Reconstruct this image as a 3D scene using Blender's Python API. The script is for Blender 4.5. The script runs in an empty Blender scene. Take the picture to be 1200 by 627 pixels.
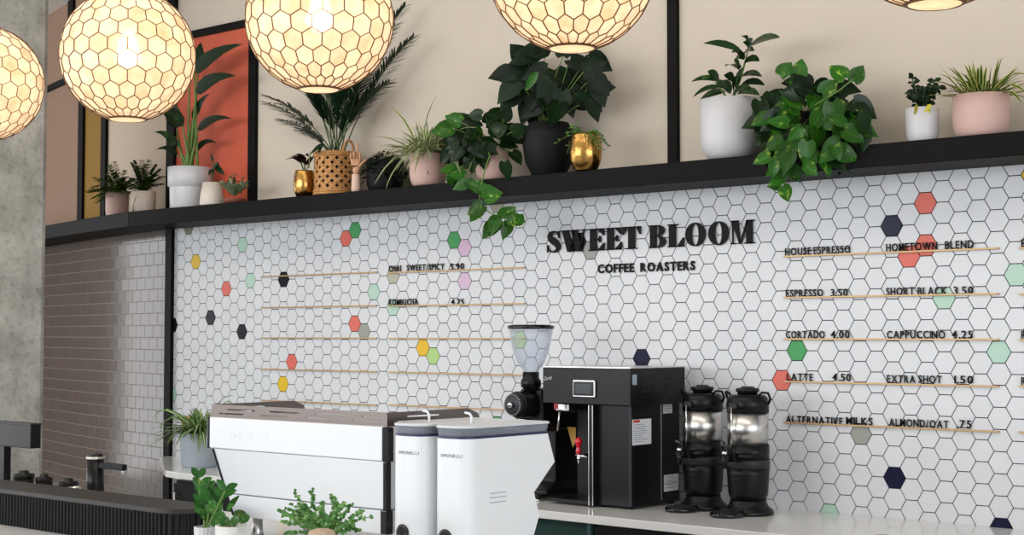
import bpy, bmesh, math, random
from mathutils import Vector, Matrix, noise
PI = math.pi
scene = bpy.context.scene
COL = scene.collection
V = Vector
random.seed(7)

# ------------------------------------------------------------------ camera
F = 1750.0
YAW, PITCH, ROLL = 0.7098, 0.0451, 0.0
CAM = V((8.8664, -6.7008, 1.829))
_cy, _sy, _cp, _sp = math.cos(YAW), math.sin(YAW), math.cos(PITCH), math.sin(PITCH)
FW = V((-_sy*_cp, _cy*_cp, _sp)); RT = V((_cy, _sy, 0)); UP = RT.cross(FW)
IN = V((-_sy, _cy, 0))
cd = bpy.data.cameras.new('camera'); cam = bpy.data.objects.new('camera', cd); COL.objects.link(cam)
cd.sensor_width = 36; cd.lens = 36*F/1200; cd.clip_end = 200
M3 = Matrix((RT, UP, -FW)).transposed()
cam.matrix_world = Matrix.Translation(CAM) @ M3.to_4x4()
scene.camera = cam

def ray(px, py):
    return FW + RT*((px-600)/F) - UP*((py-313.5)/F)
def P(px, py, D):            # point on the plane D metres in front of the camera along +Y
    r = ray(px, py); return CAM + r*(D/r.y)
def PZ(px, py, z):
    r = ray(px, py); return CAM + r*((z-CAM.z)/r.z)
def PX(px, py, x):
    r = ray(px, py); return CAM + r*((x-CAM.x)/r.x)
DW = 6.7008                  # distance of the tiled wall

def lin(c):
    def f(v):
        v /= 255.0
        return v/12.92 if v <= .04045 else ((v+.055)/1.055)**2.4
    return (f(c[0]), f(c[1]), f(c[2]), 1)

# ------------------------------------------------------------------ materials
MATS = {}
def nt(name):
    m = bpy.data.materials.new(name); m.use_nodes = True
    t = m.node_tree; b = t.nodes['Principled BSDF']
    return m, t, b
def mat(name, c, rough=.5, metal=0, var=0, scale=8, bump=0, bscale=60, trans=0, ior=1.45, coat=0, emit=None, es=0, island=0, spec=None):
    if name in MATS: return MATS[name]
    m, t, b = nt(name); L = t.links
    col = lin(c)
    b.inputs['Base Color'].default_value = col
    b.inputs['Roughness'].default_value = rough; b.inputs['Metallic'].default_value = metal
    b.inputs['IOR'].default_value = ior; b.inputs['Transmission Weight'].default_value = trans
    b.inputs['Coat Weight'].default_value = coat
    if spec is not None: b.inputs['Specular IOR Level'].default_value = spec
    if emit: b.inputs['Emission Color'].default_value = lin(emit); b.inputs['Emission Strength'].default_value = es
    tc = t.nodes.new('ShaderNodeTexCoord')
    if var or island:
        mx = t.nodes.new('ShaderNodeMix'); mx.data_type = 'RGBA'; mx.blend_type = 'MULTIPLY'; mx.inputs[0].default_value = 1
        mx.inputs[6].default_value = col
        mr = t.nodes.new('ShaderNodeMapRange')
        if island:
            g = t.nodes.new('ShaderNodeNewGeometry'); L.new(g.outputs['Random Per Island'], mr.inputs[0])
            a = island
        else:
            n = t.nodes.new('ShaderNodeTexNoise'); n.inputs['Scale'].default_value = scale; n.inputs['Detail'].default_value = 6
            L.new(tc.outputs['Object'], n.inputs['Vector']); L.new(n.outputs['Fac'], mr.inputs[0])
            mr.inputs[1].default_value = .3; mr.inputs[2].default_value = .7; a = var
        mr.inputs[3].default_value = 1-a; mr.inputs[4].default_value = 1+a*.3
        L.new(mr.outputs[0], mx.inputs[7]); L.new(mx.outputs[2], b.inputs['Base Color'])
    if bump:
        n2 = t.nodes.new('ShaderNodeTexNoise'); n2.inputs['Scale'].default_value = bscale; n2.inputs['Detail'].default_value = 4
        L.new(tc.outputs['Object'], n2.inputs['Vector'])
        bp = t.nodes.new('ShaderNodeBump'); bp.inputs['Strength'].default_value = bump; bp.inputs['Distance'].default_value = .01
        L.new(n2.outputs['Fac'], bp.inputs['Height']); L.new(bp.outputs[0], b.inputs['Normal'])
    MATS[name] = m; return m
def leafmat(name, c1, c2, mode='noise', amt=.5, scale=25, rough=.35, transl=.25, cu=.06):
    m, t, b = nt(name); L = t.links
    uv = t.nodes.new('ShaderNodeUVMap'); uv.uv_map = 'uv'
    sx = t.nodes.new('ShaderNodeSeparateXYZ'); L.new(uv.outputs[0], sx.inputs[0])
    ab = t.nodes.new('ShaderNodeMath'); ab.operation = 'SUBTRACT'; ab.inputs[1].default_value = .5; L.new(sx.outputs[0], ab.inputs[0])
    ab2 = t.nodes.new('ShaderNodeMath'); ab2.operation = 'ABSOLUTE'; L.new(ab.outputs[0], ab2.inputs[0])
    ramp = t.nodes.new('ShaderNodeMapRange'); ramp.clamp = True
    if mode == 'edge':
        L.new(ab2.outputs[0], ramp.inputs[0]); ramp.inputs[1].default_value = .5-amt*.5; ramp.inputs[2].default_value = .5-amt*.5+.06
    elif mode == 'center':
        L.new(ab2.outputs[0], ramp.inputs[0]); ramp.inputs[1].default_value = amt*.5; ramp.inputs[2].default_value = amt*.5-.07
    else:
        n = t.nodes.new('ShaderNodeTexNoise'); n.inputs['Scale'].default_value = scale; n.inputs['Detail'].default_value = 3
        tc = t.nodes.new('ShaderNodeTexCoord'); L.new(tc.outputs['Object'], n.inputs['Vector'])
        L.new(n.outputs['Fac'], ramp.inputs[0]); ramp.inputs[1].default_value = 1-amt; ramp.inputs[2].default_value = 1-amt+.12
    mx = t.nodes.new('ShaderNodeMix'); mx.data_type = 'RGBA'; mx.inputs[6].default_value = lin(c1); mx.inputs[7].default_value = lin(c2)
    L.new(ramp.outputs[0], mx.inputs[0])
    g = t.nodes.new('ShaderNodeNewGeometry'); mr = t.nodes.new('ShaderNodeMapRange'); mr.inputs[3].default_value = .65; mr.inputs[4].default_value = 1.3
    L.new(g.outputs['Random Per Island'], mr.inputs[0])
    # a paler midrib
    rib = t.nodes.new('ShaderNodeMapRange'); rib.clamp = True; rib.inputs[1].default_value = cu*.5; rib.inputs[2].default_value = cu; rib.inputs[3].default_value = 1.5; rib.inputs[4].default_value = 1
    L.new(ab2.outputs[0], rib.inputs[0])
    mm = t.nodes.new('ShaderNodeMath'); mm.operation = 'MULTIPLY'; L.new(mr.outputs[0], mm.inputs[0]); L.new(rib.outputs[0], mm.inputs[1])
    m2 = t.nodes.new('ShaderNodeMix'); m2.data_type = 'RGBA'; m2.blend_type = 'MULTIPLY'; m2.inputs[0].default_value = 1
    L.new(mx.outputs[2], m2.inputs[6]); L.new(mm.outputs[0], m2.inputs[7])
    L.new(m2.outputs[2], b.inputs['Base Color']); b.inputs['Roughness'].default_value = rough; b.inputs['Specular IOR Level'].default_value = .3
    tr = t.nodes.new('ShaderNodeBsdfTranslucent'); L.new(m2.outputs[2], tr.inputs[0])
    ms = t.nodes.new('ShaderNodeMixShader'); ms.inputs[0].default_value = transl
    L.new(b.outputs[0], ms.inputs[1]); L.new(tr.outputs[0], ms.inputs[2]); L.new(ms.outputs[0], t.nodes['Material Output'].inputs[0])
    MATS[name] = m; return m

black = mat('black_metal', (13, 12, 12), .55, 0, var=.1, spec=.12)
tile_white = mat('tile_white', (212, 214, 217), .3, island=.035, spec=.25)
grout = mat('grout', (30, 32, 36), .95, spec=.1)
T = {'w': tile_white,
     'olive': mat('tile_olive', (126, 132, 108), .3, spec=.15), 'yellow': mat('tile_yellow', (222, 182, 52), .3, spec=.15),
     'coral': mat('tile_coral', (214, 110, 98), .3, spec=.15), 'mint': mat('tile_mint', (176, 206, 190), .3, spec=.15),
     'navy': mat('tile_navy', (24, 25, 52), .3, spec=.15), 'green': mat('tile_green', (72, 152, 92), .3, spec=.15),
     'beige': mat('tile_beige', (176, 176, 158), .3, spec=.15), 'pink': mat('tile_pink', (208, 180, 202), .3, spec=.15),
     'grey': mat('tile_grey', (152, 156, 148), .3, spec=.15), 'lime': mat('tile_lime', (172, 204, 132), .3, spec=.15),
     'ink': mat('tile_ink', (22, 23, 30), .3, spec=.15)}
M_sub = mat('tile_subway', (98, 88, 80), .13, island=.08, ior=1.4)
M_subg = mat('grout_grey', (112, 104, 98), .35, ior=1.3)
M_beige = mat('paint_beige', (207, 195, 179), .75, var=.02, scale=2)
M_tan = mat('paint_tan', (142, 114, 94), .75)
M_orange = mat('paint_orange', (204, 92, 64), .7, var=.04, scale=3)
M_must = mat('paint_mustard', (134, 98, 16), .7)
M_floor = mat('floor_concrete', (165, 160, 152), .5, var=.1, scale=3)
M_ceil = mat('ceiling_paint', (225, 222, 216), .9)
M_quartz = mat('quartz', (228, 227, 226), .12, var=.02, scale=60)
M_brass = mat('rail_brass', (182, 150, 106), .4, .35)
M_letter = mat('letter_black', (11, 11, 12), .5, spec=.15)
M_white = mat('white_enamel', (226, 229, 232), .3, coat=.2)
M_whitepot = mat('white_ceramic', (208, 208, 211), .4, var=.02)
M_cream = mat('cream_ceramic', (216, 206, 192), .45, var=.03)
M_pink = mat('pink_ceramic', (206, 172, 162), .55, var=.05)
M_grey = mat('grey_pot', (160, 170, 178), .5, var=.03)
M_blackpot = mat('black_pot', (17, 18, 19), .6, spec=.25)
M_gold = mat('hammered_gold', (186, 142, 78), .2, 1, bump=.25, bscale=22)
M_soil = mat('soil', (42, 32, 25), .95, bump=.8, bscale=90)
M_stem = mat('stem_green', (98, 128, 58), .5)
M_stemd = mat('stem_dark', (54, 78, 42), .5)
M_steel = mat('steel', (215, 213, 210), .3, 1)
M_steelb = mat('rail_steel', (116, 107, 103), .3, 1)
M_chrome = mat('chrome', (225, 225, 228), .08, 1)
M_bpl = mat('black_plastic', (15, 15, 16), .35, spec=.3)
M_bgl = mat('black_gloss', (13, 13, 16), .15)
M_dgrey = mat('dark_grey_plastic', (44, 46, 50), .4, spec=.3)
M_red = mat('red_handle', (206, 26, 44), .25, coat=.5)
M_paper = mat('sticker_paper', (222, 224, 228), .6)
M_cane = mat('cane', (196, 142, 84), .55, var=.35, scale=40)
M_wood = mat('hand_wood', (205, 158, 122), .55, var=.08, scale=20)
def clearmat(name, c, base, edge):
    m, t, b = nt(name); L = t.links; b.inputs['Base Color'].default_value = lin(c); b.inputs['Roughness'].default_value = .08
    tr = t.nodes.new('ShaderNodeBsdfTransparent'); tr.inputs[0].default_value = (.97, .98, 1, 1)
    lw = t.nodes.new('ShaderNodeLayerWeight'); lw.inputs[0].default_value = .35
    mr = t.nodes.new('ShaderNodeMapRange'); mr.inputs[3].default_value = base; mr.inputs[4].default_value = edge; L.new(lw.outputs['Facing'], mr.inputs[0])
    ms = t.nodes.new('ShaderNodeMixShader'); L.new(mr.outputs[0], ms.inputs[0]); L.new(tr.outputs[0], ms.inputs[1]); L.new(b.outputs[0], ms.inputs[2])
    L.new(ms.outputs[0], t.nodes['Material Output'].inputs[0]); return m
M_clear = clearmat('clear_plastic', (205, 212, 218), .10, .5)
M_smoke = clearmat('smoky_clear_plastic', (150, 156, 166), .38, .8)
M_navyl = mat('navy_gasket', (38, 38, 78), .4)
M_teal = mat('teal_panel', (44, 82, 76), .6, var=.1)
M_conc = bpy.data.materials.new('concrete')

def concrete():
    m, t, b = nt('board_concrete'); L = t.links
    tc = t.nodes.new('ShaderNodeTexCoord')
    n1 = t.nodes.new('ShaderNodeTexNoise'); n1.inputs['Scale'].default_value = 3.5; n1.inputs['Detail'].default_value = 8; n1.inputs['Roughness'].default_value = .65
    n2 = t.nodes.new('ShaderNodeTexNoise'); n2.inputs['Scale'].default_value = 26; n2.inputs['Detail'].default_value = 6
    for n in (n1, n2): L.new(tc.outputs['Object'], n.inputs['Vector'])
    r1 = t.nodes.new('ShaderNodeValToRGB'); e = r1.color_ramp.elements
    e[0].position = .32; e[0].color = lin((150, 149, 140)); e[1].position = .62; e[1].color = lin((200, 198, 190))
    L.new(n1.outputs['Fac'], r1.inputs[0])
    r2 = t.nodes.new('ShaderNodeValToRGB'); e = r2.color_ramp.elements
    e[0].position = .36; e[0].color = (.55, .54, .5, 1); e[1].position = .46; e[1].color = (1, 1, 1, 1)
    L.new(n2.outputs['Fac'], r2.inputs[0])
    mx = t.nodes.new('ShaderNodeMix'); mx.data_type = 'RGBA'; mx.blend_type = 'MULTIPLY'; mx.inputs[0].default_value = .45
    L.new(r1.outputs[0], mx.inputs[6]); L.new(r2.outputs[0], mx.inputs[7]); L.new(mx.outputs[2], b.inputs['Base Color'])
    b.inputs['Roughness'].default_value = .8
    bp = t.nodes.new('ShaderNodeBump'); bp.inputs['Strength'].default_value = .4; bp.inputs['Distance'].default_value = .01
    L.new(n2.outputs['Fac'], bp.inputs['Height']); L.new(bp.outputs[0], b.inputs['Normal'])
    return m
M_conc = concrete()

# ------------------------------------------------------------------ mesh builder
class MB:
    def __init__(s): s.v = []; s.f = []; s.uv = []; s.m = []; s.sm = []
    def quad(s, idx, uv=None, m=0, sm=False):
        s.f.append(tuple(idx)); s.uv.append(uv or [(0, 0)]*len(idx)); s.m.append(m); s.sm.append(sm)
    def box(s, a, b, m=0):
        x0, x1 = sorted((a[0], b[0])); y0, y1 = sorted((a[1], b[1])); z0, z1 = sorted((a[2], b[2])); n = len(s.v)
        s.v += [V(p) for p in ((x0,y0,z0),(x1,y0,z0),(x1,y1,z0),(x0,y1,z0),(x0,y0,z1),(x1,y0,z1),(x1,y1,z1),(x0,y1,z1))]
        for q in ((0,3,2,1),(4,5,6,7),(0,1,5,4),(1,2,6,5),(2,3,7,6),(3,0,4,7)): s.quad([n+i for i in q], m=m)
        return s
    def prism(s, base, off, m=0):            # closed polygon swept by off
        n = len(s.v); k = len(base); off = V(off); base = [V(p) for p in base]
        s.v += base + [p+off for p in base]
        s.quad([n+i for i in range(k)][::-1], m=m); s.quad([n+k+i for i in range(k)], m=m)
        for i in range(k): j = (i+1) % k; s.quad([n+i, n+j, n+k+j, n+k+i], m=m)
        return s
    def lathe(s, prof, c, seg=40, m=0, axis=None, sx=1, sy=1):
        c = V(c); n = len(s.v)
        if axis is None: A, B, Cc = V((1,0,0)), V((0,1,0)), V((0,0,1))
        else:
            Cc = V(axis).normalized(); A = Cc.orthogonal().normalized(); B = Cc.cross(A)
        for r, z in prof:
            for i in range(seg):
                a = 2*PI*i/seg
                s.v.append(c + A*(r*sx*math.cos(a)) + B*(r*sy*math.sin(a)) + Cc*z)
        for k in range(len(prof)-1):
            for i in range(seg):
                j = (i+1) % seg
                s.quad([n+k*seg+i, n+k*seg+j, n+(k+1)*seg+j, n+(k+1)*seg+i], m=m, sm=True)
        return s
    def tube(s, pts, r, seg=8, m=0, cap=True):
        pts = [V(p) for p in pts]; n = len(s.v); k = len(pts)
        rs = r if isinstance(r, (list, tuple)) else [r]*k
        t0 = (pts[1]-pts[0]).normalized(); a = t0.orthogonal().normalized()
        for i, p in enumerate(pts):
            t = (pts[min(i+1, k-1)]-pts[max(i-1, 0)]).normalized()
            a = (a - t*a.dot(t)); a = a.normalized() if a.length > 1e-6 else t.orthogonal().normalized()
            b = t.cross(a)
            for q in range(seg):
                w = 2*PI*q/seg; s.v.append(p + (a*math.cos(w)+b*math.sin(w))*rs[i])
        for i in range(k-1):
            for q in range(seg):
                w = (q+1) % seg; s.quad([n+i*seg+q, n+i*seg+w, n+(i+1)*seg+w, n+(i+1)*seg+q], m=m, sm=True)
        if cap:
            s.quad([n+q for q in range(seg)][::-1], m=m); s.quad([n+(k-1)*seg+q for q in range(seg)], m=m)
        return s
    def loft(s, rings, m=0, sm=True, cap=True):
        n = len(s.v); k = len(rings[0])
        for r in rings: s.v += [V(p) for p in r]
        for i in range(len(rings)-1):
            for q in range(k):
                w = (q+1) % k; s.quad([n+i*k+q, n+i*k+w, n+(i+1)*k+w, n+(i+1)*k+q], m=m, sm=sm)
        if cap:
            s.quad([n+q for q in range(k)][::-1], m=m); s.quad([n+(len(rings)-1)*k+q for q in range(k)], m=m)
        return s
    def blade(s, pts, w, up, rows, fold=.15, m=0):
        """leaf: centre line pts, half width w, rows of (t, width, back)"""
        n = len(s.v); K = len(pts)-1
        Ltot = sum((pts[i+1]-pts[i]).length for i in range(K))
        def at(t):
            x = max(0, min(.9999, t))*K; i = int(x); return pts[i].lerp(pts[i+1], x-i)
        for t, ww, bk in rows:
            p = at(t); tg = (at(min(1, t+.06))-at(max(0, t-.06))).normalized()
            sd = tg.cross(up)
            sd = sd.normalized() if sd.length > 1e-5 else tg.orthogonal().normalized()
            nn = sd.cross(tg)
            h = w*ww
            s.v += [p - sd*h - tg*(bk*Ltot) + nn*(h*fold), p - nn*(h*fold*.3), p + sd*h - tg*(bk*Ltot) + nn*(h*fold)]
        for i in range(len(rows)-1):
            a = n+i*3; b = a+3; t0, t1 = rows[i][0], rows[i+1][0]
            s.quad([a, a+1, b+1, b], [(0, t0), (.5, t0), (.5, t1), (0, t1)], m, True)
            s.quad([a+1, a+2, b+2, b+1], [(.5, t0), (1, t0), (1, t1), (.5, t1)], m, True)
        return s
    def build(s, name, mats, parent=None, bevel=0, seg=2, smooth=False, weld=False, recalc=True):
        me = bpy.data.meshes.new(name)
        org = V((0, 0, 0))
        q_ = parent
        while q_ is not None: org = org + q_.location; q_ = q_.parent
        me.from_pydata([tuple(p-org) for p in s.v], [], s.f)
        if not isinstance(mats, (list, tuple)): mats = [mats]
        for mm in mats: me.materials.append(mm)
        ul = me.uv_layers.new(name='uv')
        i = 0
        for f, u, mi, sm in zip(me.polygons, s.uv, s.m, s.sm):
            f.material_index = mi; f.use_smooth = sm or smooth
            for k in range(len(u)): ul.data[i].uv = u[k]; i += 1
        if weld or recalc:
            bm = bmesh.new(); bm.from_mesh(me)
            if weld: bmesh.ops.remove_doubles(bm, verts=bm.verts, dist=1e-5)
            if recalc: bmesh.ops.recalc_face_normals(bm, faces=bm.faces)
            bm.to_mesh(me); bm.free()
        o = bpy.data.objects.new(name, me); COL.objects.link(o)
        if parent is not None: o.parent = parent
        if bevel:
            b = o.modifiers.new('bevel', 'BEVEL'); b.width = bevel; b.segments = seg; b.limit_method = 'ANGLE'; b.angle_limit = math.radians(40)
        return o

def thing(name, label, cat, loc=(0, 0, 0), group=None):
    o = bpy.data.objects.new(name, None); COL.objects.link(o); o.location = loc; o.empty_display_size = .05
    o['label'] = label; o['category'] = cat
    if group: o['group'] = group
    return o
def tag(o, label, cat, group=None):
    o['label'] = label; o['category'] = cat
    if group: o['group'] = group
    return o
def struct(o): o['kind'] = 'structure'; return o

# leaf outlines
R_HEART = [(0, .04, 0), (.03, .5, .15), (.12, .86, .09), (.28, 1, .02), (.5, .86, 0), (.7, .56, 0), (.88, .22, 0), (1, .01, 0)]
R_OVAL = [(0, .05, 0), (.1, .5, 0), (.25, .85, 0), (.45, 1, 0), (.65, .88, 0), (.82, .55, 0), (.93, .28, 0), (1, .01, 0)]
R_STRAP = [(0, .7, 0), (.2, 1, 0), (.45, .95, 0), (.7, .7, 0), (.88, .4, 0), (1, .02, 0)]
R_SMALL = [(0, .1, 0), (.3, .9, 0), (.6, .9, 0), (1, .05, 0)]
R_SPEAR = [(0, .1, 0), (.15, .6, 0), (.35, 1, 0), (.6, .85, 0), (.82, .45, 0), (1, .02, 0)]

def curve_pts(p0, d, L, droop, n=7):
    d = d.normalized(); out = []
    for i in range(n):
        t = i/(n-1); out.append(p0 + d*(L*t) + V((0, 0, -1))*(droop*L*t*t))
    return out
def fleaf(mb, p, ang, L, W, rnd, rows=R_HEART, tilt=.5, fold=.2, curl=.25, m=0):
    """leaf whose axis points at angle ang (degrees, image sense) and whose face looks out to the room"""
    a = math.radians(ang)
    ax = RT*math.cos(a) + V((0, 0, 1))*math.sin(a) - IN*rnd.uniform(-.35, .45)
    ax.normalize()
    nrm = (-IN + V((0, 0, 1))*rnd.uniform(-.1, .7) + RT*rnd.uniform(-tilt, tilt)).normalized()
    pts = []
    for i in range(6):
        t = i/5; pts.append(p + ax*(L*t) - nrm*(curl*L*t*t) )
    mb.blade(pts, W, nrm, rows, fold, m)
# ------------------------------------------------------------------ the setting
ZC = CAM.z-.885                     # back counter top
ZS0 = P(790, 214.5, DW-.36).z            # shelf underside (front lower edge)
ZS1 = P(790, 190, DW-.36).z             # shelf top
SHD = .36
XJ = P(200.5, 400, DW).x            # joint of tiled wall and curved wall
ZTOP = 4.7
# curved wall path
A0, RAD = math.radians(11), 30.0
def cpath(t):
    n = 24; x, y = XJ, 0.0
    for i in range(n):
        a = A0 + (t*(i+.5)/n)/RAD; x -= math.cos(a)*t/n; y += math.sin(a)*t/n
    return V((x, y, 0))
def cnorm(t):
    a = A0 + t/RAD; return V((-math.sin(a), -math.cos(a), 0))
def t_at(px):
    lo, hi = 0, 5
    for _ in range(40):
        mid = (lo+hi)/2; p = cpath(mid); d = p-CAM
        if 600 + F*(d.dot(RT))/(d.dot(FW)) > px: lo = mid
        else: hi = mid
    return lo

# hexagonal tile wall
HH = .1016; S = HH/math.sqrt(3); Z0 = 1.80
colour = {(0,16):'olive',(1,11):'yellow',(5,7):'coral',(7,13):'mint',(8,8):'mint',(12,8):'ink',(19,13):'coral',(20,14):'green',
 (22,6):'mint',(24,8):'beige',(30,12):'green',(31,11):'pink',(31,7):'pink',(41,11):'ink',(42,10):'grey',(46,-2):'navy',(57,-1):'green',
 (56,-4):'coral',(61,-9):'grey',(63,-13):'navy',(65,13):'coral',(63,11):'navy',(65,9):'coral',(64,8):'coral',(69,-1):'mint',(70,6):'mint',
 (66,4):'mint',(3,3):'ink',(7,1):'ink',(-2,2):'ink',(-2,-8):'mint',(12,-6):'yellow',(13,-3):'coral',(20,2):'coral',(21,1):'grey',
 (24,4):'mint',(27,-1):'yellow',(28,-2):'lime',(36,0):'lime',(34,-10):'green',(35,17):'coral',(34,16):'beige',(55,17):'pink',(71,15):'yellow',
 (59,-17):'mint',(69,-17):'navy',(0,-12):'yellow',(-2,16):'w'}
keys = list(T)
def hexwall():
    me = bpy.data.meshes.new('wall_back'); bm = bmesh.new()
    for c in range(-3, 104):
        for h in range(-36, 21):
            if (c+h) % 2: continue
            x = 1.5*S*c; z = Z0 + h*HH/2
            rings = []
            for r, y in ((S*.962, .004), (S*.962, .0012), (S*.942, 0)):
                rings.append([bm.verts.new((x+r*math.cos(k*PI/3), y, z+r*math.sin(k*PI/3))) for k in range(6)])
            mi = keys.index(colour.get((c, h), 'w'))
            for a, b in ((0, 1), (1, 2)):
                for k in range(6):
                    j = (k+1) % 6; f = bm.faces.new((rings[a][k], rings[a][j], rings[b][j], rings[b][k])); f.material_index = mi
            f = bm.faces.new(rings[2]); f.material_index = mi
    for co, no in (((XJ-.02, 0, 0), (-1, 0, 0)), ((0, 0, .0), (0, 0, -1)), ((0, 0, ZS1-.01), (0, 0, 1))):
        bmesh.ops.bisect_plane(bm, geom=bm.verts[:]+bm.edges[:]+bm.faces[:], plane_co=co, plane_no=no, clear_outer=True)
    g = [bm.verts.new(p) for p in ((XJ-.02, .003, 0), (9.2, .003, 0), (9.2, .003, ZS1-.01), (XJ-.02, .003, ZS1-.01))]
    f = bm.faces.new(g); f.material_index = len(keys)
    for f in bm.faces:
        if f.normal.y > 0: f.normal_flip()
    bmesh.ops.recalc_face_normals(bm, faces=[])
    bm.to_mesh(me); bm.free()
    for k in keys: me.materials.append(T[k])
    me.materials.append(grout)
    o = bpy.data.objects.new('wall_back', me); COL.objects.link(o); return struct(o)
hexwall()

# curved subway tile wall
def subway():
    mb = MB(); tw, th, g = .152, .0905, .0014
    rj = random.Random(5); TL = 4.2; rows = int(ZS1/th)
    for r in range(rows):
        z0 = r*th+g; z1 = (r+1)*th-g; off = (r % 2)*tw/2
        k = 0
        while True:
            a = k*tw - off + g; b = a + tw - 2*g; k += 1
            if a > TL: break
            if b <= 0: continue
            a = max(a, 0)
            pa, pb = cpath(a), cpath(b); na, nb = cnorm(a), cnorm(b)
            tg = (pb-pa).normalized(); e = .002
            n = len(mb.v); up = V((0, 0, 1))
            for q, zz, nn, dt in ((pa, z0, na, 1), (pb, z0, nb, -1), (pb, z1, nb, -1), (pa, z1, na, 1)):
                mb.v.append(q + up*zz)
            jt = [rj.uniform(-.00025, .00025) for _ in range(2)]
            for q, zz, nn, dt, dz in ((pa, z0, na, 1, 1), (pb, z0, nb, -1, 1), (pb, z1, nb, -1, -1), (pa, z1, na, 1, -1)):
                mb.v.append(q + up*(zz+dz*e) + nn*(.004+dt*jt[0]+dz*jt[1]*.7) + tg*(dt*e))
            mb.quad([n+4, n+5, n+6, n+7])
            for i in range(4): j = (i+1) % 4; mb.quad([n+i, n+j, n+4+j, n+4+i])
    N = 30
    for i in range(N):
        a, b = TL*i/N, TL*(i+1)/N; n = len(mb.v)
        mb.v += [cpath(a)+cnorm(a)*.003, cpath(b)+cnorm(b)*.003, cpath(b)+cnorm(b)*.003+V((0, 0, ZS1)), cpath(a)+cnorm(a)*.003+V((0, 0, ZS1))]
        mb.quad([n, n+1, n+2, n+3], m=1)
    o = mb.build('wall_left', [M_sub, M_subg], recalc=True); struct(o)
subway()

# upper walls
mb = MB(); mb.box((XJ, 0, ZS1-.02), (9.2, .12, ZTOP)); struct(mb.build('wall_back_upper', M_beige))
ZBAR = P(256, 35, DW).z
def cstrip(t0, t1, z0, z1, d0, d1, n=16):
    mb = MB(); rings = []
    for i in range(n+1):
        t = t0+(t1-t0)*i/n; p = cpath(t); q = cnorm(t)
        rings.append([p+q*d0+V((0, 0, z0)), p+q*d1+V((0, 0, z0)), p+q*d1+V((0, 0, z1)), p+q*d0+V((0, 0, z1))])
    mb.loft(rings, sm=False); return mb
struct(cstrip(-.02, 4.2, ZS1-.02, ZTOP, -.12, 0, 30).build('wall_left_upper', mat('paint_beige_shaded', (192, 174, 154), .75)))  # same beige paint; this wall's weaker light is put into the colour
# painted panels
mb = MB(); mb.box((P(204, 0, DW).x, -.004, ZS1), (P(297, 0, DW).x, .01, ZBAR)); struct(mb.build('wall_panel_orange', M_orange))
struct(cstrip(t_at(91), t_at(118), ZS1, ZBAR, -.01, .004, 4).build('wall_panel_mustard', M_must))
struct(cstrip(t_at(89), t_at(10), ZS1, ZTOP, -.01, .003, 12).build('wall_panel_tan', M_tan))
struct(cstrip(t_at(200), t_at(78), ZBAR, ZTOP, -.01, .0025, 12).build('wall_panel_tan_upper', M_tan))
# black trim bars
TD = -.028
ti = [0]
def trim(mb):
    ti[0] += 1; return struct(mb.build('trim_%d' % ti[0], black, bevel=.003))
def vtrim(xa, xb, z0, z1):
    mb = MB(); mb.box((P(xa, 200, DW).x, TD, z0), (P(xb, 200, DW).x, .01, z1)); trim(mb)
def ctrim(xa, xb, z0, z1):
    trim(cstrip(t_at(xb), t_at(xa), z0, z1, -.01, -TD, 3))
BW = .052
vtrim(293.5, 302, ZS1, ZTOP); vtrim(785.5, 797, ZS1, ZTOP)
mb = MB(); mb.box((XJ-.05, TD, ZS1+.001), (P(207, 200, DW).x, .01, ZTOP)); trim(mb)
mb = MB(); mb.box((P(197, 300, DW).x, TD, 0), (P(204.5, 300, DW).x, .02, ZS1)); trim(mb)
mb = MB(); mb.box((XJ, TD-.002, ZBAR-BW/2), (P(297, 0, DW).x, .01, ZBAR+BW/2)); trim(mb)
trim(cstrip(0, 4.2, ZBAR-BW/2, ZBAR+BW/2, -.01, -TD+.002, 24))
ctrim(88.5, 94, ZS1, ZBAR); ctrim(115.5, 121, ZS1, ZBAR); ctrim(74.5, 80.5, ZBAR, ZTOP)

# black plant ledge, one long piece following both walls
def ring_(p, q, g=.006):
    return [p+q*g+V((0, 0, ZS0)), p+q*SHD+V((0, 0, ZS0)), p+q*SHD+V((0, 0, ZS1)), p+q*g+V((0, 0, ZS1))]
qa = (cnorm(0)+V((0, -1, 0))).normalized()/math.cos(A0/2); pj = V((XJ, 0, 0))
mb = MB(); mb.loft([ring_(pj, qa), ring_(V((9.2, 0, 0)), V((0, -1, 0)))], sm=False)
tag(mb.build('plant_ledge', black, bevel=.004), 'long straight black ledge above the hexagon tiles carrying potted plants', 'shelf')
mb = MB(); mb.loft([ring_(cpath(4.2*(24-i)/24), cnorm(4.2*(24-i)/24)) for i in range(24)]+[ring_(pj, qa)], sm=False)
tag(mb.build('plant_ledge', black, bevel=.004), 'shorter black ledge above the plain grey tiles at the left', 'shelf')

# floor, ceiling, other walls
mb = MB(); mb.box((-9, -14, -.1), (16, 3, 0)); struct(mb.build('floor', M_floor))
mb = MB(); mb.box((-9, -14, ZTOP), (16, 3, ZTOP+.1)); struct(mb.build('ceiling', M_ceil))
M_brown = mat('wall_brown', (70, 54, 44), .8)
mb = MB(); mb.box((-9, -14, 0), (-8.9, 3, ZTOP)); struct(mb.build('wall_side_far', M_brown))
mb = MB(); mb.box((9.2, -.0, 0), (9.32, .5, ZTOP)); struct(mb.build('trim_end', M_beige))

# concrete column
cx = P(57, 300, 5.6).x
mb = MB(); y1 = CAM.y+5.6; e = .025
mb.prism([(cx-.7, y1-.62, 0), (cx-e, y1-.62, 0), (cx, y1-.62+e, 0), (cx, y1-.05, 0), (cx-.045, y1, 0), (cx-.7, y1, 0)], (0, 0, ZTOP))
struct(mb.build('concrete_column', M_conc, bevel=.004))

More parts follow.
